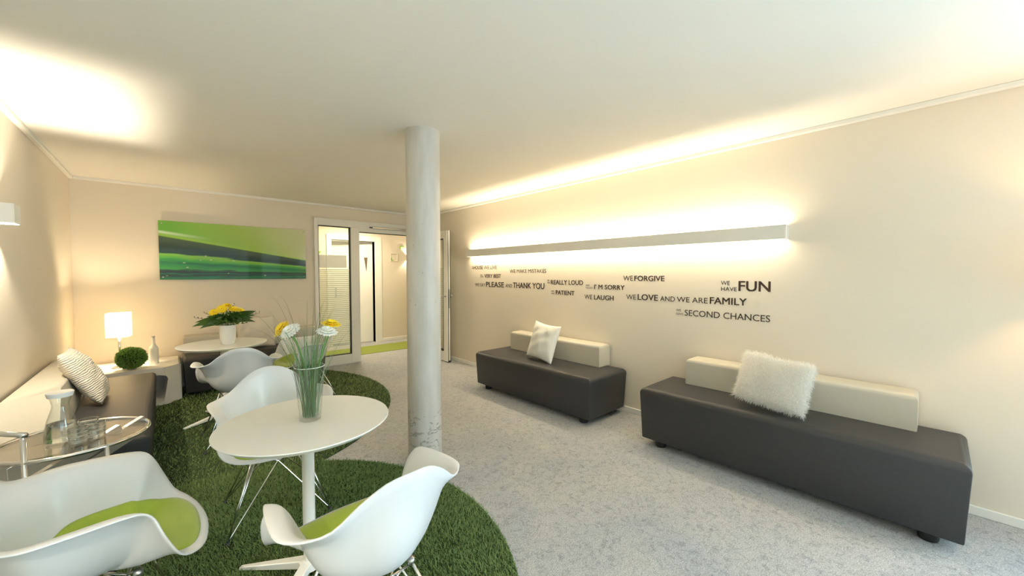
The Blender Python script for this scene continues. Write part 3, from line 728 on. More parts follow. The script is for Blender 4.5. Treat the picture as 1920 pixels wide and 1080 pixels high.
# ------------------------------------------------------------------ armchairs
HALF = [((0.325, 0.0, 0.432), (0.9, 0, -0.45), 0.1, 0.62, 0.91),
 ((0.311, 0.139, 0.433), (0.9, 0.1, -0.45), 0.1, 0.62, 0.91),
 ((0.279, 0.223, 0.448), (0.85, 0.4, -0.35), 0.1, 0.63, 0.86),
 ((0.237, 0.265, 0.48), (0.65, 0.7, -0.2), 0.1, 0.65, 0.7),
 ((0.2, 0.28, 0.564), (0.48, 0.85, -0.1), 0.09, 0.70, 0.55),
 ((0.178, 0.27, 0.622), (0.36, 0.93, -0.1), 0.09, 0.74, 0.48),
 ((0.150, 0.281, 0.656), (0.25, 1, -0.2), 0.1, 0.78, 0.45),
 ((0.1, 0.296, 0.666), (0.08, 1, -0.3), 0.125, 0.82, 0.42),
 ((0.004, 0.311, 0.667), (0, 1, -0.3), 0.13, 0.85, 0.4),
 ((-0.087, 0.31, 0.666), (-0.1, 1, -0.2), 0.125, 0.90, 0.38),
 ((-0.143, 0.269, 0.669), (-0.35, 0.85, 0.1), 0.13, 0.94, 0.36),
 ((-0.19, 0.207, 0.689), (-0.5, 0.6, 0.5), 0.16, 0.97, 0.35),
 ((-0.22, 0.142, 0.746), (-0.45, 0.3, 0.8), 0.19, 0.98, 0.34),
 ((-0.245, 0.072, 0.789), (-0.32, 0.08, 0.94), 0.21, 1.0, 0.33),
 ((-0.26, 0.0, 0.801), (-0.3, 0, 0.95), 0.22, 1.0, 0.33)]
def rim_data(n=3):
    A = np.array([[*p, *t, l, k, s] for p, t, l, k, s in HALF])
    Bk = A[-2:0:-1].copy(); Bk[:,1] *= -1; Bk[:,4] *= -1
    P = np.concatenate([A, Bk]); N = len(P); out = []
    for i in range(N):
        a, b, c, d = P[i-1], P[i], P[(i+1)%N], P[(i+2)%N]
        for q in range(n):
            t = q/n; out.append(.5*(2*b+(-a+c)*t+(2*a-5*b+4*c-d)*t*t+(-a+3*b-3*c+d)*t**3))
    return np.array(out)
C0 = np.array([.02, 0, .398])
def shell_point(row, s):
    R = row[:3]; t = row[3:6]/np.linalg.norm(row[3:6]); L, k = row[6], row[7]
    P1 = np.array([C0[0]+(R[0]-C0[0])*k, C0[1]+(R[1]-C0[1])*k, C0[2]-.004]); P2 = R - t*L
    q = 1-s
    return C0*q**3 + P1*3*q*q*s + P2*3*q*s*s + R*s**3
def chair_proto():
    rows = rim_data(3); nt_ = len(rows); nr = 16
    root = empty('shell_armchair', (0,0,0))
    bm = bmesh.new(); c = bm.verts.new(C0); rings = []
    for j in range(1, nr+1):
        s = (j/nr)
        rings.append([bm.verts.new(shell_point(r, s)) for r in rows])
    for i in range(nt_):
        k = (i+1) % nt_; bm.faces.new((c, rings[0][i], rings[0][k]))
        for j in range(nr-1): bm.faces.new((rings[j][i], rings[j+1][i], rings[j+1][k], rings[j][k]))
    for _ in range(5): bmesh.ops.smooth_vert(bm, verts=[v for j in range(nr-1) for v in rings[j]]+[c], factor=.4, use_axis_x=True, use_axis_y=True, use_axis_z=True)
    bm.normal_update()
    pos = {}
    GN = [[(v.co.copy(), v.normal.copy()) for v in ring] for ring in rings]; CN = (c.co.copy(), c.normal.copy())
    if CN[1].z < 0: flip = -1
    else: flip = 1
    # give the shell its thickness (downward / outward side)
    th = .007; geo = list(bm.faces); 
    if flip < 0: bmesh.ops.reverse_faces(bm, faces=geo)
    top = {v: v.co.copy() for v in bm.verts}; bm.normal_update(); nrm = {v: v.normal.copy() for v in bm.verts}
    g = bmesh.ops.duplicate(bm, geom=list(bm.verts)+list(bm.edges)+list(bm.faces))
    mp_ = g['vert_map']
    for v in top: mp_[v].co = top[v] - nrm[v]*th
    nf = [f for f in g['geom'] if isinstance(f, bmesh.types.BMFace)]; bmesh.ops.reverse_faces(bm, faces=nf)
    last = rings[-1]
    mid = [bm.verts.new((v.co + mp_[v].co)/2 + (v.co-rings[-2][i].co).normalized()*.003) for i, v in enumerate(last)]
    for i in range(nt_):
        k = (i+1) % nt_
        bm.faces.new((last[i], mid[i], mid[k], last[k])); bm.faces.new((mid[i], mp_[last[i]], mp_[last[k]], mid[k]))
    o = obj('shell', bm, 'plastic_white', root, True)
    # fitted seat pad
    m = 12; bm = bmesh.new(); tops, bots = [], []
    def at(i, s):
        x = s*nr-1
        if x <= 0: a = CN; b = GN[0][i]; t = x+1
        else: j = min(int(x), nr-2); a = GN[j][i]; b = GN[j+1][i]; t = x-j
        return a[0].lerp(b[0], t), (a[1].lerp(b[1], t)*flip).normalized()
    ct = bm.verts.new(CN[0]+CN[1]*flip*.016); cb = bm.verts.new(CN[0]+CN[1]*flip*.001)
    for j in range(1, m+1):
        a, b = [], []
        for i, r in enumerate(rows):
            p, nn = at(i, r[8]*j/m); a.append(bm.verts.new(p+nn*(.0025+.0145*(1-(j/m)**5)))); b.append(bm.verts.new(p+nn*.0008))
        tops.append(a); bots.append(b)
    for i in range(nt_):
        k = (i+1) % nt_; bm.faces.new((ct, tops[0][i], tops[0][k])); bm.faces.new((cb, bots[0][k], bots[0][i]))
        for j in range(m-1):
            bm.faces.new((tops[j][i], tops[j+1][i], tops[j+1][k], tops[j][k])); bm.faces.new((bots[j][i], bots[j][k], bots[j+1][k], bots[j+1][i]))
        bm.faces.new((tops[-1][i], bots[-1][i], bots[-1][k], tops[-1][k]))
    obj('seat_pad', bm, 'pad_green', root, True)['label'] = 'lime green seat pad'
    # chromed wire base
    MT = {(1,1):(.13,.12,.384),(1,-1):(.13,-.12,.384),(-1,1):(-.09,.10,.384),(-1,-1):(-.09,-.10,.384)}
    FT = {(sx,sy):(.235*sx-.005,.245*sy,.012) for sx in (1,-1) for sy in (1,-1)}
    midx = {1:(.10,0,.325), -1:(-.085,0,.325)}; midy = {1:(.01,.10,.325), -1:(.01,-.10,.325)}
    for key, ft in FT.items():
        sx, sy = key; F3 = Vector(ft)
        bm = tube([ft, MT[key]], .0055, 8)
        tube([F3+Vector((0,0,.004)), F3.lerp(Vector(midx[sx]), .08)+Vector((0,0,.004)), midx[sx], (MT[(sx,-sy)][0], MT[(sx,-sy)][1]*.6, .37)], .0045, 8, bm)
        tube([F3+Vector((0,0,.004)), midy[sy], (MT[(-sx,sy)][0]*.6, MT[(-sx,sy)][1], .37)], .0045, 8, bm)
        lg = obj('leg', bm, 'chrome', root, True)
        obj('glide', lathe([(0,0),(.011,0),(.012,.008),(.008,.018),(0,.02)], 12), 'chair_glide', lg, True).location = (ft[0], ft[1], 0.0)
    bm = bmesh.new(); q = [MT[(1,1)], MT[(-1,1)], MT[(-1,-1)], MT[(1,-1)]]; q = [(a, b, .372) for a, b, _ in q]
    for i in range(4): tube([q[i], q[(i+1)%4]], .004, 6, bm)
    for a, b in ((midx[1], midy[1]), (midy[1], midx[-1]), (midx[-1], midy[-1]), (midy[-1], midx[1])): tube([a, b], .004, 6, bm)
    obj('truss', bm, 'chrome', root, True)
    for k in MT.values(): obj('shock_mount', lathe([(0,-.012),(.011,-.012),(.014,.0),(.014,.012),(0,.014)], 14), 'steel_brushed', root, True).location = k
    return root
CH = [(.449, 3.988, 88, 'white shell armchair seen from behind, pulled up to the far table'),
      (.465, 2.612, -94.4, 'white shell armchair facing the camera on the far side of the near table'),
      (.513, 1.301, 94.5, 'white shell armchair in the foreground with its back to the camera'),
      (-.223, 1.902, 1.1, 'white shell armchair at the lower left edge beside the glass trolley'),
      (1.13, 4.62, 188, 'white shell armchair beside the far bench partly behind the grass vase')]
proto = chair_proto()
for i, (x, y, a, lab) in enumerate(CH):
    o = proto if i == 0 else copy_tree(proto)
    o.location = (x, y, .006); o.rotation_euler = (0, 0, math.radians(a)); tag(o, lab, 'chair', 'white shell armchairs')

# ------------------------------------------------------------------ round tables
def round_table(x, y, rad, rot, label):
    r = empty('round_table', (x, y, .006), rot, label, 'table', 'white round pedestal tables'); zt = .724
    o = obj('table_top', lathe([(0,zt-.022),(rad-.022,zt-.022),(rad-.004,zt-.008),(rad,zt-.004),(rad-.002,zt),(0,zt)], 96), 'lacquer_white', r); auto_smooth(o)
    auto_smooth(obj('mounting_plate', lathe([(0,zt-.03),(.11,zt-.03),(.11,zt-.0225),(0,zt-.0225)], 32), 'lacquer_white', r))
    auto_smooth(obj('pedestal', lathe([(0,.03),(.026,.03),(.026,zt-.03),(0,zt-.03)], 32), 'lacquer_white', r))
    auto_smooth(obj('hub', lathe([(0,.028),(.045,.028),(.045,.062),(.03,.07),(.0,.07)], 32), 'lacquer_white', r))
    for k in range(4):
        bm = hexa([(.03,-.024,.028),(.34,-.012,.0),(.34,.012,.0),(.03,.024,.028),(.03,-.024,.066),(.34,-.010,.014),(.34,.010,.014),(.03,.024,.066)], .004, 2)
        obj('base_leg', bm, 'lacquer_white', r).rotation_euler = (0,0,k*PI/2)
    return r
round_table(.472, 1.934, .357, math.radians(45), 'white round pedestal table in the foreground carrying the glass vase')
round_table(.405, 4.62, .357, math.radians(22), 'white round pedestal table by the far bench carrying the yellow bouquet')

# ------------------------------------------------------------------ white side table in the corner
sx0, sx1, sy0, sy1, sz = XL+.02, .112, 5.495, YF-.02, .408
w2 = sx1-sx0; d2 = sy1-sy0; xk = -.025-sx0
r = empty('side_table', (sx0, sy0, 0), 0, 'white low side table with an open front and a cut corner beside the left bench', 'table')
outer = [(0,0),(xk,0),(w2,0),(w2,sz-.02),(w2-.02,sz),(xk,sz),(.03,sz),(0,sz-.03)]
inner = [(.10,.035),(xk-.05,.035),(xk-.01,.05),(xk+.025,.28),(xk+.01,.315),(xk-.04,.33),(.12,.33),(.10,.305)]
def fy(x): return max(0, (x-xk)*1.08)
bm = bmesh.new(); V = {}
for nm, poly in (('o', outer), ('i', inner)):
    V[nm, 0] = [bm.verts.new((x, fy(x), z)) for x, z in poly]; V[nm, 1] = [bm.verts.new((x, d2, z)) for x, z in poly]
for i in range(8):
    k = (i+1) % 8
    bm.faces.new((V['o',0][i], V['o',0][k], V['o',1][k], V['o',1][i])); bm.faces.new((V['i',0][k], V['i',0][i], V['i',1][i], V['i',1][k]))
    bm.faces.new((V['o',0][k], V['o',0][i], V['i',0][i], V['i',0][k])); bm.faces.new((V['o',1][i], V['o',1][k], V['i',1][k], V['i',1][i]))
bmesh.ops.triangulate(bm, faces=list(bm.faces))
auto_smooth(obj('body', bm, 'lacquer_white', r), 30)
obj('back_panel', B((.09, d2-.015, .03), (w2-.09, d2-.002, .34)), 'lacquer_white', r)

# table lamp
lx, ly = -.375, 5.80
r = empty('table_lamp', (lx, ly, sz), math.radians(-8), 'glowing square shaded table lamp on the white side table', 'lamp')
obj('base', B((-.055,-.055,0), (.055,.055,.012), .003, 1), 'steel_brushed', r)
obj('stem', tube([(0,0,.012), (0,0,.40)], .012, 16), 'chrome', r, True)
SW, SB, ST = .085, .33, .58
bm = bmesh.new()
for a, b in (((-SW,-SW),(SW,-SW)), ((SW,-SW),(SW,SW)), ((SW,SW),(-SW,SW)), ((-SW,SW),(-SW,-SW))):
    v = [bm.verts.new((a[0],a[1],SB)), bm.verts.new((b[0],b[1],SB)), bm.verts.new((b[0],b[1],ST)), bm.verts.new((a[0],a[1],ST))]; bm.faces.new(v)
bmesh.ops.remove_doubles(bm, verts=list(bm.verts), dist=1e-5)
mat('shade_trans', (.95,.92,.84), .8)
ms = MATS['shade_trans']; nt = ms.node_tree; b_ = nt.nodes['Principled BSDF']
tr = nt.nodes.new('ShaderNodeBsdfTranslucent'); tr.inputs[0].default_value = (1,.95,.85,1); mxs = nt.nodes.new('ShaderNodeMixShader'); mxs.inputs[0].default_value = .6
nt.links.new(b_.outputs[0], mxs.inputs[1]); nt.links.new(tr.outputs[0], mxs.inputs[2]); nt.links.new(mxs.outputs[0], nt.nodes['Material Output'].inputs[0])
sh = obj('lamp_shade', bm, 'shade_trans', r)
md = sh.modifiers.new('thickness', 'SOLIDIFY'); md.thickness = .002
for z in (SB, ST): 
    bm = bmesh.new(); tube([(-SW,-SW,z),(SW,-SW,z),(SW,SW,z),(-SW,SW,z)], .003, 6, bm, closed=True); obj('shade_rim', bm, 'trim_white', sh)
obj('socket', lathe([(0,.395),(.014,.395),(.016,.40),(.016,.425),(0,.425)], 16), 'chrome', r, True)
point('bulb_light', (0, 0, .465), 26, (1,.80,.52), .03, r)

# clipped grass ball
r = empty('topiary_ball', (-.28, 5.62, sz), 0, 'clipped green boxwood ball on the white side table by the lamp', 'plant')
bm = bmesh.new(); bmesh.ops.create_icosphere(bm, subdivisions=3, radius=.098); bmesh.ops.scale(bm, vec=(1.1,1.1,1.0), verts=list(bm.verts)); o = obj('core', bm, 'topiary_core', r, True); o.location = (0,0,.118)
def leaf_ball(n, rad, lenn, wd, name):
    d = RNG.normal(size=(n,3)); d /= np.linalg.norm(d, axis=1)[:,None]; P = d*rad*np.array([1.1,1.1,1.0])*RNG.uniform(.93,1.02,n)[:,None]
    T = d+RNG.normal(size=(n,3))*.55; T /= np.linalg.norm(T, axis=1)[:,None]; s = np.cross(T, RNG.normal(size=(n,3))); s /= np.linalg.norm(s, axis=1)[:,None]
    L = lenn*RNG.uniform(.6,1.2,n)[:,None]; m_ = P+T*L*.5
    V = np.stack([P, m_-s*wd, P+T*L, m_+s*wd], 1).reshape(-1,3); i0 = (np.arange(n)*4)[:,None]
    F = np.concatenate([i0+np.array([0,1,2]), i0+np.array([0,2,3])], 1).reshape(-1,3); return tri_mesh(name, V, F)
me = leaf_ball(5200, .099, .024, .0035, 'foliage'); me.materials.append(MATS['topiary_leaf'])
o = bpy.data.objects.new('foliage', me); C.objects.link(o); o.parent = r; o.location = (0,0,.118); o['kind'] = 'stuff'
# white bottle
r = empty('bottle', (-.113, 5.80, sz), 0, 'slim white bottle standing on the side table beside the green ball', 'bottle')
obj('body', lathe([(0,0),(.038,0),(.042,.006),(.042,.165),(.038,.185),(.022,.208),(.016,.225),(.015,.295),(.0,.295)], 28), 'bottle_white', r, True)
obj('stopper', lathe([(0,.295),(.017,.295),(.017,.308),(.0,.310)], 20), 'steel_brushed', r, True)

# ------------------------------------------------------------------ bouquet on the far table
FZT = .73
vx, vy = .437, 4.56
r = empty('ceramic_vase', (vx, vy, FZT), 0, 'white ceramic vase holding the yellow bouquet on the far table', 'vase')
auto_smooth(obj('body', lathe([(0,0),(.045,0),(.056,.012),(.062,.05),(.067,.12),(.068,.182),(.064,.184),(.062,.12),(.056,.05),(.0,.02)], 40), 'ceramic_white', r))
def leaf_mesh(L, wd, droop, lobes=False, n=9):
    """pointed leaf along +x with a fold and a droop"""
    vs, fs = [], []
    for i in range(n):
        t = i/(n-1); w = wd*math.sin(PI*min(1, t**.8))**.9*(1-.25*t) if 0 < i < n-1 else .0006
        if lobes: w *= 1+.25*math.sin(t*18)
        x = L*t*(1-.12*droop*t); z = .06*L*math.sin(PI*t) - droop*L*t*t*.5
        vs += [(x, -w, z+w*.35), (x, 0, z), (x, w, z+w*.35)]
    for i in range(n-1):
        a = 3*i; fs += [(a, a+1, a+4, a+3), (a+1, a+2, a+5, a+4)]
    return vs, fs
r = empty('bouquet_foliage', (vx, vy, FZT+.15), 0, 'spray of dark green pointed leaves in the white ceramic vase', 'foliage')
# (azimuth in room deg, elevation, length, width, material, droop)
LV = [(150,12,.24,.032,'leaf_mid',.5),(170,2,.25,.034,'leaf_mid',.35),(192,-2,.22,.03,'leaf_dark',.4),(130,22,.20,.03,'leaf_dark',.3),(210,10,.20,.03,'leaf_dark',.4),
      (-30,28,.26,.036,'leaf_dark',.15),(-42,16,.25,.032,'leaf_dark',.25),(-15,8,.22,.03,'leaf_dark',.45),(-60,22,.20,.034,'leaf_dark',.3),(10,20,.22,.032,'leaf_mid',.3),
      (240,25,.17,.03,'leaf_dark',.3),(265,18,.18,.034,'leaf_mid',.4),(290,24,.17,.034,'leaf_dark',.35),(60,30,.20,.03,'leaf_dark',.3),(95,25,.2,.03,'leaf_mid',.3),
      (225,45,.15,.028,'leaf_dark',.2),(300,48,.15,.03,'leaf_dark',.2),(255,50,.14,.028,'leaf_mid',.2),(180,42,.16,.028,'leaf_dark',.2),(330,50,.15,.028,'leaf_dark',.2)]
for az, el, L, wd, m, dr in LV:
    o = obj('leaf', leaf_mesh(L, wd*1.35, dr), m, r, True)
    o.matrix_local = Matrix.Translation((.02*math.cos(math.radians(az)), .02*math.sin(math.radians(az)), .055)) @ Matrix.Rotation(math.radians(az), 4, 'Z') @ Matrix.Rotation(-math.radians(el), 4, 'Y') @ Matrix.Rotation(math.radians(55 if math.cos(math.radians(az-48)) < 0.2 and math.sin(math.radians(az-48)) > 0 else -50), 4, 'X')
bm = bmesh.new()
for k in range(700):
    az = random.uniform(0, 2*PI); el = random.uniform(.1, 1.3); d = Vector((math.cos(az)*math.cos(el), math.sin(az)*math.cos(el), math.sin(el)))
    p = d*random.uniform(.05, .15); s = Vector((random.uniform(-1,1), random.uniform(-1,1), random.uniform(-1,1))).normalized()*.008; t = (d+Vector((random.uniform(-.6,.6), random.uniform(-.6,.6), random.uniform(-.6,.6))))*.022
    a, b, c, e = (bm.verts.new(p), bm.verts.new(p+t*.5+s), bm.verts.new(p+t), bm.verts.new(p+t*.5-s)); bm.faces.new((a,b,c,e))
o = obj('small_leaves', bm, 'leaf_mid', r); o['kind'] = 'stuff'; o.location = (0,0,.03)
def fern(az, el, L, m, nn=9, wd=.03):
    bm = bmesh.new(); 
    for i in range(nn):
        t = (i+1)/nn; x = L*t
        for s in (-1, 1):
            l = wd*(1.15-t*.8); a = bm.verts.new((x, 0, .05*L*math.sin(PI*t))); b = bm.verts.new((x+l*.5, s*l*.55, .05*L+.004)); c = bm.verts.new((x+l*.9, s*l, .05*L)); d = bm.verts.new((x+l*.7, s*l*.4, .05*L-.003)); bm.faces.new((a,b,c,d))
    tube([(0,0,0), (L*.5,0,.05*L), (L,0,0)], .0012, 5, bm)
    o = obj('fern_frond', bm, m, r); o.matrix_local = Matrix.Translation((0,0,.04)) @ Matrix.Rotation(math.radians(az), 4, 'Z') @ Matrix.Rotation(-math.radians(el), 4, 'Y')
fern(155, 14, .27, 'leaf_brown'); fern(140, 26, .24, 'leaf_dark'); fern(-20, 72, .20, 'leaf_brown', 7, .03); fern(-33, 20, .30, 'leaf_brown', 9, .02)

def flower(name, label, base, tip, nrm, rad, pm, em, layers=2, group=None, np_=18, bend=.0):
    """cut flower: stem from base to tip, head facing nrm"""
    base, tip, nrm = Vector(base), Vector(tip), Vector(nrm).normalized()
    r = empty(name, base, 0, label, 'flower', group); t = tip-base
    c1 = Vector((0,0,1))*t.length*.5; c2 = t-nrm*t.length*.25
    obj('stem', tube(bez((0,0,0), c1, c2, t, 12), .0028, 7), 'stem_green', r, True)
    q = nrm.to_track_quat('Z', 'Y').to_matrix().to_4x4(); Mx = Matrix.Translation(t) @ q
    bm = bmesh.new()
    for L in range(layers):
        rr = rad*(1-.22*L); zz = .003+.006*L; n = np_
        for k in range(n):
            a = 2*PI*(k+.5*L)/n+random.uniform(-.06,.06); ca, sa = math.cos(a), math.sin(a); w = rr*.17; l = rr*random.uniform(.93,1.04); up = rad*.10+.05*rad*L
            def Q(x, y, z): return bm.verts.new((ca*x-sa*y, sa*x+ca*y, z))
            p = [Q(.2*rr,-w*.5,zz), Q(.2*rr,w*.5,zz), Q(.65*l,w,zz+up), Q(.65*l,-w,zz+up), Q(l,w*.3,zz+up*.75), Q(l,-w*.3,zz+up*.75)]
            bm.faces.new((p[0],p[1],p[2],p[3])); bm.faces.new((p[3],p[2],p[4],p[5]))
    o = obj('petals', bm, pm, r); o.matrix_local = Mx
    o = obj('flower_eye', lathe([(0,.016),(rad*.13,.0155),(rad*.24,.012),(rad*.28,.006),(rad*.2,.0),(0,-.002)], 18), em, r, True); o.matrix_local = Mx
    o = obj('calyx', lathe([(0,-.010),(.004,-.009),(rad*.2,-.001),(rad*.22,.004),(0,.005)], 12), 'stem_green', r, True); o.matrix_local = Mx
    return r
YL = [((-.10,-.01,.310),(-.45,-.6,.7),'leftmost yellow bloom of the bouquet in the white vase'),((-.005,.0,.362),(-.05,-.3,.95),'topmost yellow bloom of the bouquet in the white vase'),
      ((.045,-.03,.330),(.1,-.5,.85),'middle right yellow bloom of the bouquet in the white vase'),((.105,-.02,.305),(.6,-.5,.6),'rightmost yellow bloom of the bouquet in the white vase'),
      ((-.045,-.05,.338),(-.2,-.75,.6),'front yellow bloom of the bouquet in the white vase')]
for d, nn, lab in YL:
    flower('yellow_flower', lab, (vx+d[0]*.25, vy+d[1]*.25, FZT+.06), (vx+d[0], vy+d[1], FZT+d[2]), nn, .048, 'petal_yellow', 'flower_eye_orange', 3, 'yellow flowers in the white vase')

# ------------------------------------------------------------------ glass vase with grass and gerberas on the near table
gx, gy, gz = .483, 1.925, .73
GH = .248
r = empty('glass_vase', (gx, gy, gz), 0, 'tall clear glass vase of grass and gerberas on the near table', 'vase')
auto_smooth(obj('glass_wall', lathe([(0,0),(.039,0),(.044,.003),(.049,.06),(.057,.16),(.064,GH),(.0615,GH),(.0545,.16),(.0465,.06),(.041,.018),(0,.016)], 48), 'glass_clear', r))
obj('rim', lathe([(0.0628+.0016*math.cos(a*PI/4), GH+.0016*math.sin(a*PI/4)) for a in range(8)], 48, True), 'ceramic_white', r, True)
gr = empty('grass_bundle', (gx, gy, gz+.018), 0, 'bundle of long green grass blades standing in the clear glass vase', 'foliage')
rg = random.Random(21)
def blade(base, tip, curl, w, m):
    base, tip = Vector(base), Vector(tip); t = tip-base; n = 14
    pts = bez(base, base+Vector((t.x*.12, t.y*.12, t.z*.55)), base+Vector((t.x*.55, t.y*.55, t.z*(.95+curl*.25))), tip, n)
    vs, fs = [], []; ax = Vector((rg.uniform(-1,1), rg.uniform(-1,1), 0)).normalized()
    for i, p in enumerate(pts):
        k = i/(n-1); ww = w*(1-k**2.2*.92); vs += [p-ax*ww, p+ax*ww, p+ax.cross(Vector((0,0,1)))*ww*.5]
    for i in range(n-1):
        a = 3*i; fs += [(a, a+2, a+5, a+3), (a+2, a+1, a+4, a+5), (a+1, a, a+3, a+4)]
    return vs, fs
for k in range(104):
    a = rg.uniform(0, 2*PI); rb = .036*math.sqrt(rg.random()); b0 = (rb*math.cos(a), rb*math.sin(a), 0)
    long = k < 30
    rt = rg.uniform(.10, .28) if long else rg.uniform(.03, .17); a2 = a+rg.uniform(-.6,.6); hz = rg.uniform(.40,.56) if long else rg.uniform(.27,.42)
    lim = .05*hz/.23
    obj('blade', blade(b0, (rt*math.cos(a2), rt*math.sin(a2), hz), rg.uniform(-.1,.4), rg.uniform(.0008,.0013) if long else rg.uniform(.0010,.0024), 'g'), 'grass_dry' if (long and k % 3 == 0) else ('stem_green' if k % 4 == 1 else ('grass_pale' if k % 4 == 3 else 'grass_blade')), gr, True)
# the photograph's two long stray blades, left and right
CR = Vector((.742, -.670, 0))
for tipv, cu in ((CR*-.30+Vector((0,0,.40)), .5), (CR*.26+Vector((0,0,.44)), .45), (CR*-.10+Vector((0,0,.22)), 1.6)):
    obj('blade', blade((0,0,.02), tuple(tipv), cu, .0012, 'g'), 'grass_dry', gr, True)
def gpos(px, z): return Vector((gx, gy, gz)) + CR*px + Vector((0,0,z))
for px, z, dep, nn, rad, pm, em, lab in (
    (-.072, .408, -.02, (-.55,-.35,.75), .048, 'petal_white', 'flower_eye', 'white gerbera leaning left in the clear glass vase'),
    (-.118, .418, .0, (-.8,-.1,.6), .045, 'petal_yellow', 'flower_eye_orange', 'yellow gerbera leaning left behind the white one in the clear glass vase'),
    (.092, .405, -.02, (.05,-.35,.9), .046, 'petal_white', 'flower_eye', 'white gerbera facing up on the right of the clear glass vase'),
    (.088, .432, .03, (.1,-.2,.9), .045, 'petal_yellow', 'flower_eye_orange', 'yellow gerbera on the right behind the white one in the clear glass vase')):
    v = gpos(px, z) + Vector((.67,.742,0))*dep
    b0 = (gx+(v.x-gx)*.12, gy+(v.y-gy)*.12, gz+.02)
    flower('gerbera', lab, b0, v, nn, rad, pm, em, 3, 'gerberas in the glass vase', 22)

# ------------------------------------------------------------------ chrome trolley with carafe and tumblers
TX, TY, TZ, TR = -.335, 2.736, .62, .256
r = empty('serving_trolley', (TX, TY, 0), 0, 'round chrome serving trolley with a glass top before the left bench', 'trolley')
n = 72
def ring(rad, z, rr): return tube([(rad*math.cos(2*PI*i/n), rad*math.sin(2*PI*i/n), z) for i in range(n)], rr, 10, None, True)
obj('tray_ring', ring(TR, TZ, .0085), 'chrome', r, True)
obj('glass_top', lathe([(0,TZ-.008),(TR-.006,TZ-.008),(TR-.006,TZ-.002),(0,TZ-.002)], 64), 'glass_smoke', r)
obj('shelf_ring', ring(TR-.02, .17, .0075), 'chrome', r, True)
obj('glass_shelf', lathe([(0,.163),(TR-.026,.163),(TR-.026,.169),(0,.169)], 64), 'glass_smoke', r)
hp = Vector((-.451-TX, 2.506-TY, 0))
ha = math.atan2(hp.y, hp.x)
h2 = Vector((TR*math.cos(ha-.75), TR*math.sin(ha-.75), 0)); hp = Vector((TR*math.cos(ha), TR*math.sin(ha), 0))
for p in (hp, h2): obj('handle_post', tube([(p.x, p.y, .055), (p.x, p.y, TZ+.115)], .009, 12), 'chrome', r, True)
dv = (h2-hp).normalized()
obj('handle', tube([(hp.x-dv.x*.012, hp.y-dv.y*.012, TZ+.118), (h2.x+dv.x*.012, h2.y+dv.y*.012, TZ+.118)], .011, 14), 'chrome', r, True)
for k in (math.radians(-62), math.radians(100)):
    p = Vector((TR*math.cos(k), TR*math.sin(k), 0)); obj('leg_post', tube([(p.x, p.y, .055), (p.x, p.y, TZ)], .009, 12), 'chrome', r, True)
    obj('wheel', lathe([(.0,-.012),(.024,-.012),(.028,-.006),(.028,.006),(.024,.012),(0,.012)], 20), 'chair_glide', r, True).matrix_local = Matrix.Translation((p.x, p.y, .029)) @ Matrix.Rotation(PI/2, 4, 'Y')
for p in (hp, h2): obj('wheel', lathe([(.0,-.012),(.024,-.012),(.028,-.006),(.028,.006),(.024,.012),(0,.012)], 20), 'chair_glide', r, True).matrix_local = Matrix.Translation((p.x, p.y, .029)) @ Matrix.Rotation(PI/2, 4, 'Y')
for z, off in ((TZ-.045, -.03), (TZ-.045, .055), (TZ-.105, .02)):
    o = obj('flat_bar', B((-.17, -.014, -.018), (.17, .014, .018), .002, 1), 'steel_brushed', r); o.location = (.05+off, -.06+off, z); o.rotation_euler = (0, math.radians(-18), math.radians(38))
bm = bmesh.new()
for i in range(40): bmesh.ops.create_icosphere(bm, subdivisions=1, radius=.0028, matrix=Matrix.Translation((hp.x-.04, hp.y-.02, TZ-.012-.006*i)))
obj('bead_chain', bm, 'chrome', r, True)
obj('chain_hook', tube([(hp.x-.04, hp.y-.02, TZ-.014), (hp.x-.04, hp.y-.02, TZ-.004), (hp.x*.94-.03, hp.y*.94-.02, TZ)], .002, 6), 'chrome', r, True)

cz = TZ-.002
def carafe():
    r = empty('carafe', (-.375, 2.72, cz), 0, 'glass carafe half full of water with a white rim on the trolley', 'carafe')
    auto_smooth(obj('glass_wall', lathe([(0,0),(.050,0),(.056,.005),(.056,.03),(.053,.07),(.046,.105),(.036,.14),(.029,.165),(.028,.178),(.034,.205),(.040,.228),(.038,.228),(.032,.205),(.0255,.178),(.0265,.165),(.0335,.14),(.0435,.105),(.0505,.07),(.0535,.03),(.052,.010),(0,.008)], 48), 'glass_clear', r))
    o = obj('water', lathe([(0,.009),(.0505,.011),(.0525,.03),(.0495,.07),(.0462,.090),(0,.090)], 48), 'water', r); auto_smooth(o)
    auto_smooth(obj('lid', lathe([(.041,.214),(.0445,.228),(.0450,.233),(.043,.236),(0,.236),(0,.230),(.0385,.229),(.0375,.214)], 40), 'ceramic_white', r))
carafe()
GP = [(-.312, 2.622, 'nearest clear tumbler on the trolley right beside the carafe'), (-.262, 2.668, 'rightmost clear tumbler on the trolley'), (-.292, 2.745, 'rear clear tumbler standing highest in view on the trolley')]
tp = None
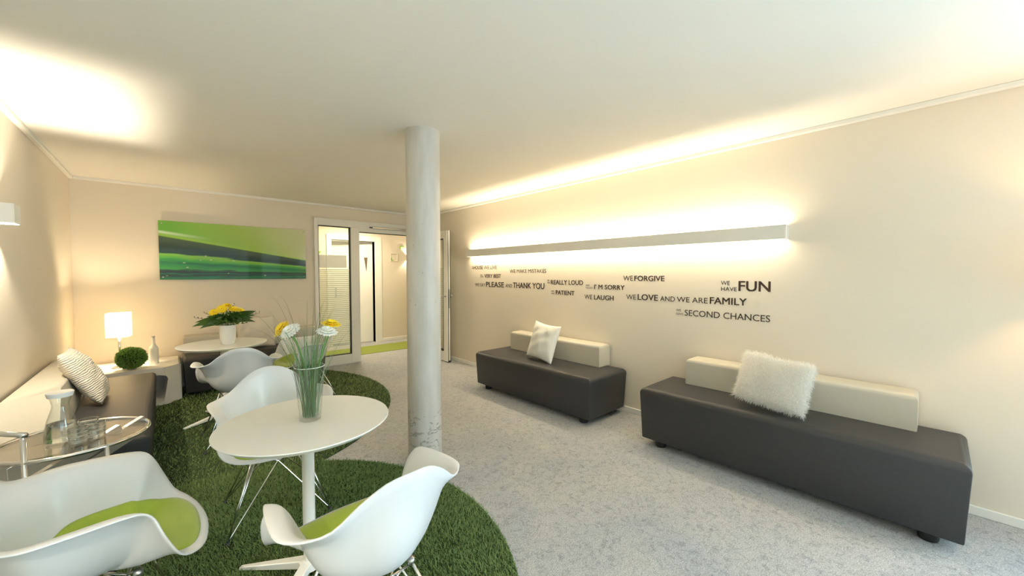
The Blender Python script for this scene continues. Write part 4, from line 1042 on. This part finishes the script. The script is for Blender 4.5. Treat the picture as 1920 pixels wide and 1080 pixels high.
for x, y, lab in GP:
    if tp is None:
        tp = empty('tumbler', (x, y, cz), 0, lab, 'glass', 'clear tumblers on the trolley')
        auto_smooth(obj('glass_wall', lathe([(0,0),(.029,0),(.032,.004),(.034,.08),(.0325,.08),(.0300,.014),(0,.012)], 32), 'glass_cut', tp))
        for z in (.026, .045, .062): obj('cut_glint_band', lathe([(.0326+.02*(z/.8)*.02+.0012*math.cos(a*PI/3), z+.0012*math.sin(a*PI/3)) for a in range(6)], 32, True), 'frost_film', tp, True)  # cut bands coloured white to put bright glints into the clear glass
    else:
        c = copy_tree(tp); c.location = (x, y, cz); tag(c, lab, 'glass', 'clear tumblers on the trolley')

# ------------------------------------------------------------------ warm floor lamp just right of the frame
r = empty('floor_lamp', (3.19, -.60, 0), 0, 'warm shaded floor lamp beyond the right end of the near bench', 'lamp')
auto_smooth(obj('base', lathe([(0,0),(.14,0),(.14,.012),(.02,.02),(0,.02)], 40), 'steel_brushed', r))
obj('stem', tube([(0,0,.02), (0,0,1.42)], .011, 14), 'steel_brushed', r, True)
sh = obj('lamp_shade', lathe([(.17,1.34),(.14,1.62)], 48), 'shade_trans', r, True); sh.modifiers.new('thickness', 'SOLIDIFY').thickness = .002
obj('socket', lathe([(0,1.42),(.016,1.42),(.016,1.45),(0,1.45)], 16), 'chrome', r, True)
point('bulb_light', (0, 0, 1.50), 11, (1,.58,.22), .03, r)
# ------------------------------------------------------------------ added ceiling lamps, unseen, lighting the corridor and the room behind it
def added_ceiling_lamp(x, y, power, colr, label, size=.3):
    r = empty('added_ceiling_lamp', (x, y, ZC), 0, label, 'lamp')
    obj('housing', B((-size/2-.02, -size/2-.02, -.03), (size/2+.02, size/2+.02, 0), .004, 1), 'lamp_box', r)
    obj('diffuser', B((-size/2, -size/2, -.036), (size/2, size/2, -.03)), 'shade_fabric', r)
    a = area('lamp_light', (0, 0, -.04), (0, 0, 0), size, size, power, colr); a.parent = r
added_ceiling_lamp(2.6, 7.05, 30, (1,.86,.60), 'added unseen square ceiling lamp that lights the corridor')
added_ceiling_lamp(2.7, 8.7, 30, (1,.93,.80), 'added unseen square ceiling lamp that lights the room beyond the corridor')
